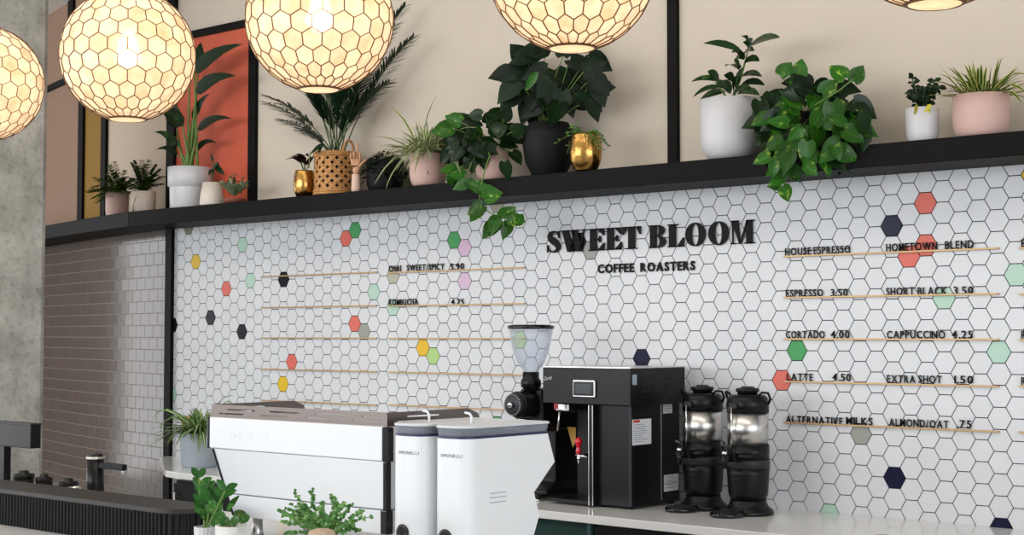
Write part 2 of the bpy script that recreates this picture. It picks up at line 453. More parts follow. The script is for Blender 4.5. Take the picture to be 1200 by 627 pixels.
# ------------------------------------------------------------------ wall rails and letters
rail_rows_right = [(918, 300, 1168), (918, 348.5, 1168), (918, 397, 1169), (918, 446.5, 1170), (918, 494.5, 1171)]
def wx(px, py): return P(px, py, DW-.02)
LCOLS = ['left', 'middle', 'right', 'far right']
rname = ['top', 'second', 'third', 'fourth', 'lowest']
# (column, xa, [ (y at xa) ], xb)
RAILS = [('left', 306, (324.2, 360.5, 396, 432.5, 469), 441), ('middle', 455, (319.5, 358.5, 396.5, 436, 474.5), 614.5),
         ('right', 918, (300.5, 348.7, 397.2, 447, 495), 1170), ('far right', 1194, (290.6, 344.5, 398.5, 452.5, 506.5), None)]
for cname, xa, ys, xb in RAILS:
    for i, y in enumerate(ys):
        a = P(xa, y, DW-.012); x1 = P(xb, y, DW-.012).x if xb else a.x+1.05
        mb = MB(); mb.box((a.x, -.016, a.z-.005), (x1, .003, a.z+.0035))
        o = mb.build('menu_rail', M_brass, bevel=.001)
        lab = {'left': 'thin brass menu rail on the tiles, %s of the empty stack at the left',
               'middle': 'thin brass menu rail, %s of the stack between the white machine and the plants',
               'right': 'thin brass menu rail, %s of the lettered stack at the right',
               'far right': 'thin brass menu rail cut off by the right frame edge, %s of its stack'}[cname] % rname[i]
        tag(o, lab, 'rail', 'brass menu rails')

GL = {}
def glyph(ch, bold):
    k = (ch, bold)
    if k in GL: return GL[k]
    cu = bpy.data.curves.new('glyph', 'FONT'); cu.body = ch; cu.size = 1; cu.extrude = .0; cu.offset = bold; cu.resolution_u = 3
    ob = bpy.data.objects.new('glyph', cu); COL.objects.link(ob)
    dg = bpy.context.evaluated_depsgraph_get(); me = bpy.data.meshes.new_from_object(ob.evaluated_get(dg))
    bpy.data.objects.remove(ob)
    xs = [v.co.x for v in me.vertices]; vs = [v.co.copy() for v in me.vertices]; fs = [tuple(p.vertices) for p in me.polygons]
    GL[k] = (vs, fs, min(xs), max(xs)); return GL[k]
def solid(mb, vs, fs, fn, depth):
    """extrude flat glyph faces; fn maps (x, y, d) to world"""
    n = len(mb.v); k = len(vs)
    mb.v += [fn(v.x, v.y, 0) for v in vs] + [fn(v.x, v.y, depth) for v in vs]
    edges = {}
    for f in fs:
        mb.quad([n+i for i in f]); mb.quad([n+k+i for i in f][::-1])
        for a, b in zip(f, f[1:]+f[:1]): edges[(a, b)] = edges.get((a, b), 0)+1
    for (a, b) in edges:
        if (b, a) not in edges: mb.quad([n+a, n+b, n+k+b, n+k+a])
def word(parent, text, xa, xb, z, h, y, bold=.012, gap=.16, depth=.004, name='letter', m=None, fnw=None):
    """text between world x xa and xb standing at height z on the plane y"""
    cap = glyph('E', bold)[0]; ch = max(v.y for v in cap); sc = h/ch
    tot = 0; lay = []
    for c in text:
        if c == ' ': tot += .45; continue
        vs, fs, a, b = glyph(c, bold); lay.append((c, tot-a)); tot += (b-a)+gap*(.6 if c in '.1I' else 1)
    tot -= gap; kx = (xb-xa)/tot
    for c, ox in lay:
        vs, fs, a, b = glyph(c, bold); mb = MB()
        f = fnw or (lambda X, Y, d: V((xa+(X+ox)*kx, y-d, z+Y*sc)))
        if fnw: f = lambda X, Y, d: fnw((X+ox)*kx, Y*sc, d)
        solid(mb, vs, fs, f, depth)
        mb.build(name, m or M_letter, parent)
def menu(label, words, ya_col, hh=.036):
    """words: (text, px start, px end, py baseline)"""
    pts = [P(w[1], w[3], DW-.012) for w in words]
    t = thing('menu_line', label, 'sign', (pts[0].x, -.012, pts[0].z), 'black menu lettering standing on the brass rails')
    for (tx, a, b, y), p in zip(words, pts):
        word(t, tx, p.x, P(b, y, DW-.012).x, p.z+.0035, hh, -.006)
menu('black menu letters reading CHAI SWEET/SPICY 5.90', [('CHAI', 455, 469, 319), ('SWEET/SPICY', 476, 520, 318.2), ('5.90', 527, 543, 316.8)], 0, .038)
menu('black menu letters reading KOMBUCHA 4.75', [('KOMBUCHA', 455, 489, 358.2), ('4.75', 528, 543, 358)], 0, .036)
menu('black menu letters reading HOUSE ESPRESSO', [('HOUSE', 919.5, 950, 300), ('ESPRESSO', 953, 996, 298.5)], 0)
menu('black menu letters reading HOMETOWN BLEND', [('HOMETOWN', 1038, 1098, 295.5), ('BLEND', 1107, 1140.5, 292.7)], 0, .037)
menu('black menu letters reading ESPRESSO 3.50', [('ESPRESSO', 920.5, 964, 348.7), ('3.50', 973, 993, 348)], 0)
menu('black menu letters reading SHORT BLACK 3.50', [('SHORT', 1038, 1071, 347), ('BLACK', 1075, 1109, 346.5), ('3.50', 1117, 1140, 346)], 0, .037)
menu('black menu letters reading CORTADO 4.00', [('CORTADO', 920.5, 966, 397), ('4.00', 973, 995, 397)], 0)
menu('black menu letters reading CAPPUCCINO 4.25', [('CAPPUCCINO', 1039, 1107, 397.3), ('4.25', 1115, 1139.5, 397.3)], 0)
menu('black menu letters reading LATTE 4.50', [('LATTE', 921.5, 952, 446.5), ('4.50', 975, 996.5, 447)], 0)
menu('black menu letters reading EXTRA SHOT 1.50', [('EXTRA', 1039, 1072, 449), ('SHOT', 1076, 1103, 449.5), ('1.50', 1118, 1140, 450)], 0)
menu('black menu letters reading ALTERNATIVE MILKS', [('ALTERNATIVE', 920.5, 987, 496), ('MILKS', 991, 1022, 498)], 0)
menu('black menu letters reading ALMOND/OAT .75', [('ALMOND/OAT', 1041.5, 1111, 500), ('.75', 1121, 1138, 502)], 0)
for ch, y in (('E', 290.5), ('R', 398), ('R', 452)):
    menu({290.5: 'black letter E at the right frame edge on the top rail', 398: 'black letter cut off at the right frame edge, middle rail', 452: 'black letter cut off at the right frame edge, fourth rail'}[y], [(ch, 1196.5, 1201.5, y)], 0)

# shop sign: heavy didone capitals
def LET(ch):
    """outlines in a unit box: list of closed polygons, width w"""
    Q = []
    def r(x0, y0, x1, y1): Q.append([(x0, y0), (x1, y0), (x1, y1), (x0, y1)])
    def ring(cx, cy, ox, oy, ix, iy, a0=0, a1=360, n=28, sh=0):
        for i in range(n):
            a = math.radians(a0+(a1-a0)*i/n); b = math.radians(a0+(a1-a0)*(i+1)/n)
            Q.append([(cx+ox*math.cos(a), cy+oy*math.sin(a)), (cx+ox*math.cos(b), cy+oy*math.sin(b)),
                      (cx+sh+ix*math.cos(b), cy+iy*math.sin(b)), (cx+sh+ix*math.cos(a), cy+iy*math.sin(a))])
    def par(x0, x1, t0, y0, y1, t1=None):
        t1 = t1 or t0; Q.append([(x0, y0), (x0+t0, y0), (x1+t1, y1), (x1, y1)])
    th = .05
    if ch == 'E':
        r(.07, 0, .36, 1); r(0, 0, .7, th); r(0, 1-th, .68, 1); r(.3, .48, .52, .53)
        Q.append([(.5, .36), (.55, .36), (.55, .66), (.5, .66), (.42, .505)])
        Q.append([(.42, .03), (.7, 0), (.72, .34), (.68, .34)]); Q.append([(.42, .97), (.68, 1), (.7, .68), (.66, .68)]); w = .72
    elif ch == 'T':
        r(.26, 0, .56, 1); r(.17, 0, .65, th); r(0, 1-th, .82, 1)
        Q.append([(0, 1), (.2, .97), (.04, .64), (0, .64)]); Q.append([(.82, 1), (.62, .97), (.78, .64), (.82, .64)]); w = .82
    elif ch == 'L':
        r(.07, 0, .38, 1); r(0, 0, .74, th); r(0, 1-th, .48, 1); Q.append([(.44, .03), (.74, 0), (.76, .4), (.72, .4)]); w = .76
    elif ch == 'B':
        r(.07, 0, .36, 1); r(0, 0, .45, th); r(0, 1-th, .45, 1); r(.3, .49, .45, .54)
        ring(.42, .755, .32, .245, .06, .195, -90, 90, 14); ring(.42, .265, .38, .265, .1, .21, -90, 90, 14); w = .8
    elif ch == 'O':
        ring(.44, .5, .44, .515, .155, .465); w = .88
    elif ch == 'S':
        pts = [(.66, .7, .02), (.62, .86, .03), (.5, .955, .035), (.36, .965, .05), (.21, .9, .09), (.16, .77, .12), (.2, .66, .14), (.34, .55, .16),
               (.5, .44, .16), (.6, .32, .14), (.62, .2, .12), (.55, .09, .08), (.4, .035, .045), (.25, .05, .03), (.12, .15, .025), (.05, .32, .02)]
        Lf, Rg = [], []
        for i, (x, y, w_) in enumerate(pts):
            a = pts[max(0, i-1)]; b = pts[min(len(pts)-1, i+1)]; d = V((b[0]-a[0], b[1]-a[1])).normalized()
            Lf.append((x-d.y*w_, y+d.x*w_)); Rg.append((x+d.y*w_, y-d.x*w_))
        for i in range(len(pts)-1): Q.append([Lf[i], Lf[i+1], Rg[i+1], Rg[i]])
        r(.63, .66, .69, .99); r(.02, .01, .08, .36); w = .74
    elif ch == 'W':
        par(.26, .02, .28, 0, 1); par(.36, .56, .06, 0, 1, .05); par(.66, .42, .28, 0, 1); par(.78, .98, .05, 0, 1, .05)
        r(-.04, 1-th, .36, 1); r(.38, 1-th, .78, 1); r(.88, 1-th, 1.12, 1); w = 1.1
    elif ch == 'M':
        r(.08, 0, .13, 1); par(.4, .06, .05, 0, 1, .3); par(.42, .74, .05, 0, 1, .1); r(.72, 0, 1.0, 1)
        r(0, 0, .22, th); r(.62, 0, 1.09, th); r(0, 1-th, .32, 1); r(.76, 1-th, 1.09, 1); w = 1.09
    return Q, w
za = P(647, 296, DW-.02).z; zb = P(870, 285.6, DW-.02).z; zbase = (za+zb)/2
ztop_ = (P(647, 271.5, DW-.02).z + P(870, 257, DW-.02).z)/2
capH = ztop_-zbase
sign = thing('shop_sign', 'large black serif letters reading SWEET BLOOM on the hexagon tiles', 'sign', (P(640, 290, DW-.02).x, -.02, zbase))
for ch, a, b in (('S', 639.5, 655.5), ('W', 657, 686), ('E', 688.5, 707.2), ('E', 708.5, 727.5), ('T', 728.5, 749.5), ('B', 759, 779), ('L', 781, 800.5), ('O', 802, 825.5), ('O', 829, 852.8), ('M', 855, 883)):
    Q, w = LET(ch); xa = P(a, 280, DW-.02).x; xb = P(b, 280, DW-.02).x; k = (xb-xa)/w
    mb = MB()
    for q in Q:
        ar = sum(q[i][0]*q[(i+1) % len(q)][1]-q[(i+1) % len(q)][0]*q[i][1] for i in range(len(q)))
        if ar < 0: q = q[::-1]
        mb.prism([(xa+x*k, -.014, zbase+y*capH) for x, y in q], (0, .008, 0))
    mb.build('letter', M_letter, sign)
zb2 = (P(702, 319.5, DW-.01).z + P(812, 316.3, DW-.01).z)/2
s2 = thing('shop_sign', 'smaller bold black letters reading COFFEE ROASTERS under the big sign', 'sign', (P(700, 319, DW-.01).x, -.01, zb2))
hh = P(702, 309.6, DW-.01).z - P(702, 319.5, DW-.01).z
word(s2, 'COFFEE', P(700, 317, DW-.01).x, P(742.5, 317, DW-.01).x, zb2, hh, -.004, .035, .12, .005)
word(s2, 'ROASTERS', P(750, 317, DW-.01).x, P(814, 317, DW-.01).x, zb2, hh, -.004, .035, .12, .005)

# ------------------------------------------------------------------ back counter
p1 = PZ(631, 598, ZC).y
def fr(px, py): q = PZ(px, py, ZC); return (q.x, q.y, ZC)
mb = MB()
mb.prism([(XJ+.01, -.001, ZC), (XJ+.01, -.1, ZC), fr(191.5, 546), fr(191, 549), fr(194, 551.5), fr(206, 553.5), fr(256, 558.5), (P(631, 598, DW).x+1.2, p1, ZC), (9.2, p1, ZC), (9.2, -.001, ZC)], (0, 0, -.042))
ctr = mb.build('back_counter', M_quartz, bevel=.004)
tag(ctr, 'long pale stone counter against the hexagon tiled wall carrying the black brewer', 'counter')
# cabinets below
def cabinet(xa, xb, label, m, yb=-.06, fy=None, doors=1, cat='cabinet'):
    t = thing('base_cabinet', label, cat, ((xa+xb)/2, -.35, 0))
    yf = fy if fy is not None else p1+.06
    mb = MB(); mb.box((xa, yf, .08), (xb, yb, ZC-.043)); mb.box((xa+.02, yf+.06, 0), (xb-.02, yb, .08)); mb.build('body', m, t, bevel=.003)
    w = (xb-xa)/doors
    for i in range(doors):
        mb = MB(); mb.box((xa+i*w+.004, yf-.02, .1), (xa+(i+1)*w-.004, yf, ZC-.06)); d = mb.build('door', m, t, bevel=.003)
        mb = MB(); mb.tube([(xa+i*w+.05, yf-.02, ZC-.12), (xa+i*w+.05, yf-.05, ZC-.12), (xa+i*w+.05, yf-.05, ZC-.3), (xa+i*w+.05, yf-.02, ZC-.3)], .006)
        mb.build('handle', M_steel, d)
xq = PZ(222, 560, ZC).x
cabinet(.95, 2.4, 'black base cabinet under the left end of the pale counter', M_bpl, doors=3)
cabinet(2.42, 3.34, 'black base cabinet under the counter behind the white grinders', M_bpl, doors=2)
# open teal bay with cables
bx0, bx1 = 3.36, PZ(704, 613, ZC-.05).x
t = thing('base_cabinet', 'open teal cabinet bay with loose cables under the pale counter', 'cabinet', ((bx0+bx1)/2, -.3, 0))
mb = MB(); yb = p1+.3
mb.box((bx0, yb, .05), (bx1, yb+.02, ZC-.043)); mb.box((bx0, p1+.03, .05), (bx0+.02, yb, ZC-.043)); mb.box((bx1-.02, p1+.03, .05), (bx1, yb, ZC-.043)); mb.box((bx0, p1+.03, 0), (bx1, yb, .05))
mb.build('body', M_teal, t)
cabinet(bx1+.01, bx1+.55, 'black undercounter fridge below the black coffee brewer', M_bpl, cat='fridge')
cabinet(bx1+.57, bx1+1.9, 'teal base cabinet below the two coffee dispensers', M_teal, doors=2)
cabinet(bx1+1.92, 9.1, 'black base cabinet under the right end of the pale counter', M_bpl, doors=4)
for k, (xx, dd) in enumerate(((.1, .05), (.42, .18))):
    mb = MB(); pts = []
    for i in range(14):
        u = i/13; pts.append((bx0+xx+dd*math.sin(u*PI*1.3)+.05*u, p1+.2-.06*math.sin(u*3), ZC-.19-.5*u+.12*math.sin(u*PI*2)*(.5 if k else 1)))
    tag(mb.tube(pts, .007).build('power_cable', M_bpl), ['black cable hanging in loop at the left of the teal bay', 'black cable hanging straight at the right of the teal bay'][k], 'cable')

# ------------------------------------------------------------------ coffee brewer
yf = CAM.y+6.1; bxL = P(636, 450, 6.1).x; bxR = P(738, 450, 6.1).x; zt = P(738, 432, 6.1).z; zm = P(738, 476, 6.1).z
br = thing('coffee_brewer', 'black boxy coffee brewer with touch screen and red hot water tap', 'coffee machine', ((bxL+bxR)/2, yf+.25, ZC))
yb_ = PX(803, 470, bxR).y
mb = MB(); mb.box((bxL, yf, zm), (bxR, yb_, zt)); mb.build('head', M_bpl, br, bevel=.004)
mb = MB(); mb.box((bxL-.002, yf+.004, zt), (bxR+.002, yb_+.002, zt+.005)); mb.build('top_plate', M_steel, br)
xl = P(691, 560, 6.1).x; lx = bxR-.03
mb = MB(); mb.box((xl, yf+.05, ZC+.012), (lx, yb_-.01, zm)); mb.build('body', M_bpl, br, bevel=.004)
mb = MB(); mb.box((bxL+.02, yf+.27, ZC+.012), (xl, yb_-.01, zm)); mb.box((bxL+.02, yf+.02, ZC+.012), (xl-.012, yf+.27, ZC+.03)); mb.build('back_panel', M_bpl, br)
mb = MB(); mb.box((xl-.012, yf+.015, ZC+.004), (xl+.012, yf+.3, zm)); mb.build('side_panel', M_bpl, br, bevel=.003)
def seam(px, D, z0, z1, name='trim_strip', w=.004):
    p = P(px, 500, D); mb = MB(); mb.box((p.x, p.y-.004, z0), (p.x+w, p.y+.002, z1)); mb.build(name, M_steel, br)
seam(690, 6.114, ZC+.01, zm-.004); seam(694.5, 6.114, ZC+.01, zm-.004, w=.003)
p = PX(729, 500, lx); 
mb = MB(); mb.box((lx-.01, yf+.046, ZC+.02), (lx+.003, yf+.056, zm)); mb.build('trim_strip', M_dgrey, br)
yy = PX(774, 520, lx).y
mb = MB(); mb.box((lx, yy, ZC+.03), (lx+.004, yy+.006, zm)); mb.build('trim_strip', M_steel, br)
mb = MB(); mb.box((bxR-.001, yf-.001, zm), (bxR+.002, yf+.006, zt)); mb.build('trim_strip', M_dgrey, br)
# screen
a = P(673, 445, 6.1); b = P(699, 466, 6.1)
sc_ = MB().box((a.x, yf-.014, b.z), (b.x, yf, a.z)).build('screen', M_steel, br, bevel=.004)
MB().box((a.x+.006, yf-.0155, b.z+.008), (b.x-.008, yf-.013, a.z-.008)).build('screen_glass', M_bgl, sc_)
MB().box((a.x+.018, yf-.0165, b.z+.02), (b.x-.022, yf-.015, a.z-.02)).build('display', mat('display_off', (44, 46, 54), .25), sc_)
def small_text(parent, txt, pa, pb, h, fn, m, name='lettering', bold=.0):
    mb = MB(); cap = glyph('E', bold)[0]; sc = h/max(v.y for v in cap); tot = 0; lay = []
    for c in txt:
        if c == ' ': tot += .4; continue
        vs, fs, a_, b_ = glyph(c, bold); lay.append((c, tot-a_)); tot += b_-a_+.17
    k = (pb-pa)/tot
    for c, ox in lay:
        vs, fs, a_, b_ = glyph(c, bold); n = len(mb.v); mb.v += [fn(pa+(v.x+ox)*k, v.y*sc) for v in vs]
        for f in fs: mb.quad([n+i for i in f])
    return mb.build(name, m, parent)
a = P(637.5, 446, 6.1); b = P(647, 440, 6.1)
small_text(br, 'Curtis', a.x, b.x, .02, lambda X, Z: V((X+Z*.3, yf-.002, a.z+Z+(X-a.x)*.15)), M_paper)
# vents: three columns of three louvres
for i in range(3):
    for j in range(3):
        q = PX(751+15*i, 444+7.6*j, bxR)
        mb = MB(); mb.prism([(bxR-.001, q.y, q.z-.006), (bxR-.001, q.y+.045, q.z-.006), (bxR+.006, q.y+.045, q.z), (bxR+.006, q.y, q.z)], (0, 0, .003))
        mb.prism([(bxR+.006, q.y-.001, q.z-.006), (bxR+.006, q.y+.006, q.z-.006), (bxR+.0065, q.y+.006, q.z), (bxR+.0065, q.y-.001, q.z)], (.0005, 0, 0))
        mb.build('vent', M_dgrey, br)
def sticker(x0, y0, x1, y1, X, m, lines=0, red=False, name='sticker'):
    a = PX(x0, y0, X); b = PX(x1, y1, X)
    o = MB().box((X, a.y, b.z), (X+.0015, b.y, a.z)).build(name, m, br)
    H = a.z-b.z; Wd = b.y-a.y
    if red: MB().box((X+.001, a.y+.06*Wd, a.z-.12*H), (X+.002, a.y+.4*Wd, a.z-.02*H)).build('warning_band', mat('warning_red', (200, 60, 40), .5), o)
    if lines:
        mb = MB(); rnd = random.Random(3)
        for i in range(lines):
            z = a.z-H*(.2+.75*i/lines); mb.box((X+.001, a.y+.08*Wd, z-.0016), (X+.002, a.y+Wd*(.08+rnd.uniform(.45, .82)), z+.0005))
        mb.build('fine_print', M_dgrey, o)
sticker(740.5, 492, 763, 520, lx, M_paper, 9, True)
sticker(777, 474, 787.5, 484, lx, M_paper, 3)
sticker(778, 557, 795, 565, lx, M_paper, 3); sticker(778, 566.5, 795, 574, lx, M_paper, 2)
sticker(741, 439, 746, 451, bxR, mat('blue_sticker', (150, 168, 184), .5))
# tap and dispensing nozzle
def Pd(px, py, D): return P(px, py, D)
D2 = 6.22
a = P(666, 481, D2)
MB().box((a.x-.045, yf+.06, zm-.045), (a.x+.05, yf+.2, zm)).build('brew_nozzle', M_steel, br, bevel=.008)
a = P(653, 478, 6.12); MB().box((a.x-.015, yf+.01, zm-.03), (a.x+.012, yf+.014, zm)).build('red_label', mat('label_red', (150, 34, 34), .5), br)
MB().tube([P(656, 480, 6.15), P(653.5, 505, 6.15)], .005).build('level_tube', M_steel, br)
a = P(669, 505, 6.36); MB().prism([(a.x-.03, yf+.265, a.z+.02), (a.x+.03, yf+.265, a.z+.02), (a.x+.03, yf+.265, a.z-.05), (a.x+.01, yf+.265, a.z-.09)], (0, .004, 0)).build('warning_label', mat('caution_yellow', (170, 128, 52), .5), br)
tp = P(678.5, 536, 6.16)
o = MB().tube([tp+V((.03, .14, .01)), tp+V((.02, .02, .01)), tp], .009).tube([tp+V((0, 0, .02)), tp+V((0, 0, -.035))], [.012, .008]).tube([tp+V((-.02, 0, .012)), tp+V((.055, 0, .005))], .006).build('tap', M_chrome, br)
mb = MB(); mb.lathe([(.0, .0), (.012, 0), (.016, .015), (.010, .03), (.013, .045), (.02, .06), (.019, .075), (.0, .088)], tp+V((0, -.004, .018)), 16); mb.build('tap_handle', M_red, o)
for sx in (.03, .5):
    for sy in (.08, .45):
        pass
mb = MB()
for xx in (xl+.02, lx-.03):
    for y_ in (yf+.09, yb_-.05): mb.lathe([(.0, 0), (.018, 0), (.018, .013), (0, .013)], (xx, y_, ZC), 12)
mb.build('foot', M_bpl, br)

# ------------------------------------------------------------------ tall shop grinder with clear hopper
gc = P(625, 500, 6.22); gx, gy = gc.x, gc.y
gr = thing('coffee_grinder', 'black shop coffee grinder with clear conical hopper left of the brewer', 'coffee grinder', (gx, gy+.1, ZC))
def zat(py, px=625, D=6.22): return P(px, py, D).z
z1 = zat(476)
mb = MB(); mb.box((gx-.075, gy-.03, zat(505)), (gx+.085, gy+.34, zat(455))); mb.build('motor_housing', M_bpl, gr, bevel=.02, seg=4)
mb = MB(); mb.loft([[(gx-w, gy+y0, z), (gx+w, gy+y0, z), (gx+w, gy+.33, z), (gx-w, gy+.33, z)] for w, y0, z in ((.09, -.0, ZC+.02), (.09, -.0, ZC+.05), (.07, .1, ZC+.09), (.07, .1, zat(503)))], sm=False); mb.build('body', M_bpl, gr, bevel=.012, seg=3)
mb = MB(); mb.box((gx-.1, gy-.08, ZC+.012), (gx+.1, gy+.36, ZC+.035)); mb.build('base_plate', M_bpl, gr, bevel=.008)
for ax_ in (-.08, .08):
    for ay_ in (-.06, .33):
        MB().lathe([(0, 0), (.014, 0), (.016, .013), (0, .013)], (gx+ax_, gy+ay_, ZC), 14).build('foot', M_chrome, gr)
# burr chamber with dial
cz = zat(473)
MB().lathe([(0, 0), (.065, 0), (.07, .02), (.07, .12), (0, .12)], (gx, gy-.02, cz), 36, axis=(0, -1, 0)).build('burr_chamber', M_bpl, gr, bevel=.002)
dl = MB().lathe([(.0, .0), (.058, 0), (.06, .008), (.06, .03), (.05, .036), (.0, .036)], (gx, gy-.14, cz), 36, axis=(0, -1, 0)).build('dial', M_dgrey, gr)
mb = MB()
for i in range(24):
    a = 2*PI*i/24; mb.box((gx+math.cos(a)*.055-.002, gy-.1775, cz+math.sin(a)*.055-.002), (gx+math.cos(a)*.055+.002, gy-.176, cz+math.sin(a)*.055+.002))
mb.build('dial_marks', M_paper, dl)
MB().lathe([(0, 0), (.016, 0), (.016, .02), (.008, .03), (0, .03)], (gx, gy-.176, cz), 18, axis=(0, -1, 0)).build('knob', M_chrome, dl)
mb = MB(); mb.lathe([(0, 0), (.03, 0), (.04, .05), (0, .05)], (gx, gy-.08, cz-.125), 20); mb.build('spout', M_bpl, gr)
mb = MB(); mb.box((gx-.05, gy-.13, cz-.09), (gx+.05, gy-.02, cz-.078)); mb.tube([(gx-.04, gy-.13, cz-.084), (gx-.04, gy-.17, cz-.1), (gx+.04, gy-.17, cz-.1), (gx+.04, gy-.13, cz-.084)], .005); mb.build('bag_clamp', M_steel, gr)
# throat + hopper
ht = P(625, 384, 6.22).z; hb = P(625, 438, 6.22).z
mb = MB(); mb.lathe([(0, 0), (.045, 0), (.045, .03), (.055, .035), (.055, .07), (.045, .08), (.045, .115), (0, .115)], (gx, gy-.02, hb-.105), 30); mb.build('throat', M_bpl, gr)
mb = MB(); R = .122
mb.lathe([(.04, 0), (.045, .02), (.075, .06), (.1, .13), (.114, .2), (R, ht-hb), (R-.004, ht-hb), (.11, .2), (.096, .13), (.071, .06), (.041, .02), (.036, 0)], (gx, gy-.02, hb), 44); mb.build('hopper', M_clear, gr)
mb = MB(); mb.lathe([(R+.003, 0), (R+.005, .004), (R+.005, .016), (R-.02, .022), (0, .022), (0, .016), (R-.006, .012), (R-.004, 0), (R+.003, 0)], (gx, gy-.02, ht-.006), 44); mb.build('hopper_lid', M_bgl, gr)

# ------------------------------------------------------------------ insulated coffee dispensers
def dispenser(px, D, label):
    c = P(px, 590, D); x, y = c.x, c.y; z = ZC
    t = thing('coffee_dispenser', label, 'coffee dispenser', (x, y, z), 'insulated coffee dispensers')
    L = lambda prof, name, m, **k: MB().lathe(prof, (x, y, z), 44, **k).build(name, m, t)
    L([(0, 0), (.122, 0), (.126, .008), (.122, .022), (.1, .04), (.09, .06), (.09, .07), (0, .07)], 'base', M_bpl)
    L([(0, .07), (.085, .07), (.098, .1), (.104, .2), (.106, .228), (0, .228)], 'lower_body', M_bpl)
    L([(0, .228), (.107, .228), (.108, .26), (.104, .272), (0, .272)], 'collar', M_dgrey)
    L([(0, .272), (.105, .272), (.105, .342), (0, .342)], 'lower_band', M_bpl)
    L([(.0, .342), (.101, .342), (.101, .5), (0, .5)], 'steel_band', M_steel)
    L([(0, .5), (.104, .5), (.105, .545), (.098, .575), (.085, .588), (0, .588)], 'shoulder', M_bpl)
    lid = L([(0, .588), (.05, .588), (.05, .6), (.058, .604), (.058, .618), (.05, .622), (0, .622)], 'lid', M_bpl)
    MB().tube([(x-.035, y, z+.622), (x-.03, y, z+.624), (x+.03, y, z+.624), (x+.035, y, z+.622)], .006).build('lid_tab', M_bpl, lid)
    for s in (-1, 1):
        MB().tube([(x+s*.08, y-.03, z+.585), (x+s*.1, y-.03, z+.602), (x+s*.122, y-.01, z+.6), (x+s*.124, y+.01, z+.57), (x+s*.106, y+.02, z+.545)], .0065).build('handle', M_bpl, t)
    # gauge tube, tap and drip tray on the room side
    g = MB().tube([(x-.02, y-.118, z+.3), (x-.02, y-.118, z+.53)], .0055).build('sight_gauge', M_chrome, t)
    MB().box((x-.04, y-.115, z+.52), (x+.01, y-.085, z+.55)).build('gauge_cap', M_bpl, t, bevel=.005)
    f = MB().box((x-.045, y-.15, z+.265), (x+.02, y-.095, z+.305)).tube([(x-.02, y-.13, z+.285), (x-.02, y-.19, z+.285)], .018).tube([(x-.02, y-.185, z+.3), (x-.02, y-.185, z+.235)], [.018, .012]).build('tap', M_bpl, t)
    MB().tube([(x-.02, y-.18, z+.3), (x-.02, y-.185, z+.33), (x-.02, y-.2, z+.365)], [.008, .01, .014]).build('tap_lever', M_bgl, f)
    MB().tube([(x-.02, y-.183, z+.3), (x-.02, y-.183, z+.318)], .014, 14).build('tap_bonnet', M_chrome, f)
    MB().tube([(x-.06, y-.1, z+.29), (x+.06, y-.13, z+.292), (x+.09, y-.1, z+.3)], .012).build('wing', M_bpl, t)
    tray = MB().loft([[(x-.02+r*math.cos(a)*.08, y-.16+r*math.sin(a)*.09, z+zz) for a in [2*PI*i/24 for i in range(24)]] for r, zz in ((1, 0), (1.05, .012), (.98, .024))]).build('drip_tray', M_bgl, t)
    mb = MB()
    for i in range(6): mb.box((x-.02-.06+.02*i, y-.22, z+.024), (x-.02-.052+.02*i, y-.1, z+.027))
    mb.build('grille', M_dgrey, tray)
    MB().box((x-.02-.06, y-.14, z+.01), (x+.04, y-.08, z+.03)).build('bracket', M_bpl, t)
    a0 = -PI/2-.25
    small_text(t, 'Curtis', 0, .055, .016, lambda X, Z: V((x+.105*math.cos(a0+X/.105)+0, y+.105*math.sin(a0+X/.105), z+.17+Z+X*.2)), M_dgrey)
    return t
dispenser(877, 6.40, 'steel banded black coffee dispenser, the right one of the pair by the brewer')
dispenser(824, 6.44, 'steel banded black coffee dispenser nearer the brewer, left of its pair')

# shallow grey tray at lower right
a = PZ(1031, 625.5, ZC+.014)
mb = MB(); mb.box((a.x, a.y-.3, ZC), (a.x+.75, a.y, ZC+.014)); o = mb.build('serving_tray', mat('tray_mauve', (126, 120, 132), .4), bevel=.012, seg=4)
tag(o, 'flat grey tray at the bottom right edge on the pale counter', 'tray')

# ------------------------------------------------------------------ front counter
ZF = CAM.z-.82
yF0, yF1 = CAM.y+3.05, CAM.y+4.44
mb = MB(); mb.box((-.6, yF0, ZF-.04), (6.6, yF1, ZF)); o = mb.build('front_counter_top', M_quartz, bevel=.004); tag(o, 'white stone top of the front bar under the espresso machine', 'counter')
t = thing('bar_front', 'dark panelled base of the front service bar', 'cabinet', (3, yF0+.6, 0))
mb = MB(); mb.box((-.5, yF0+.08, 0), (6.5, yF1-.06, ZF-.041)); mb.build('body', M_bpl, t)
mb = MB()
for i in range(14): mb.box((-.5+i*.5+.01, yF0+.06, .06), (-.5+(i+1)*.5-.01, yF0+.08, ZF-.06))
mb.build('panelling', mat('bar_wood', (94, 66, 48), .5, var=.2), t)

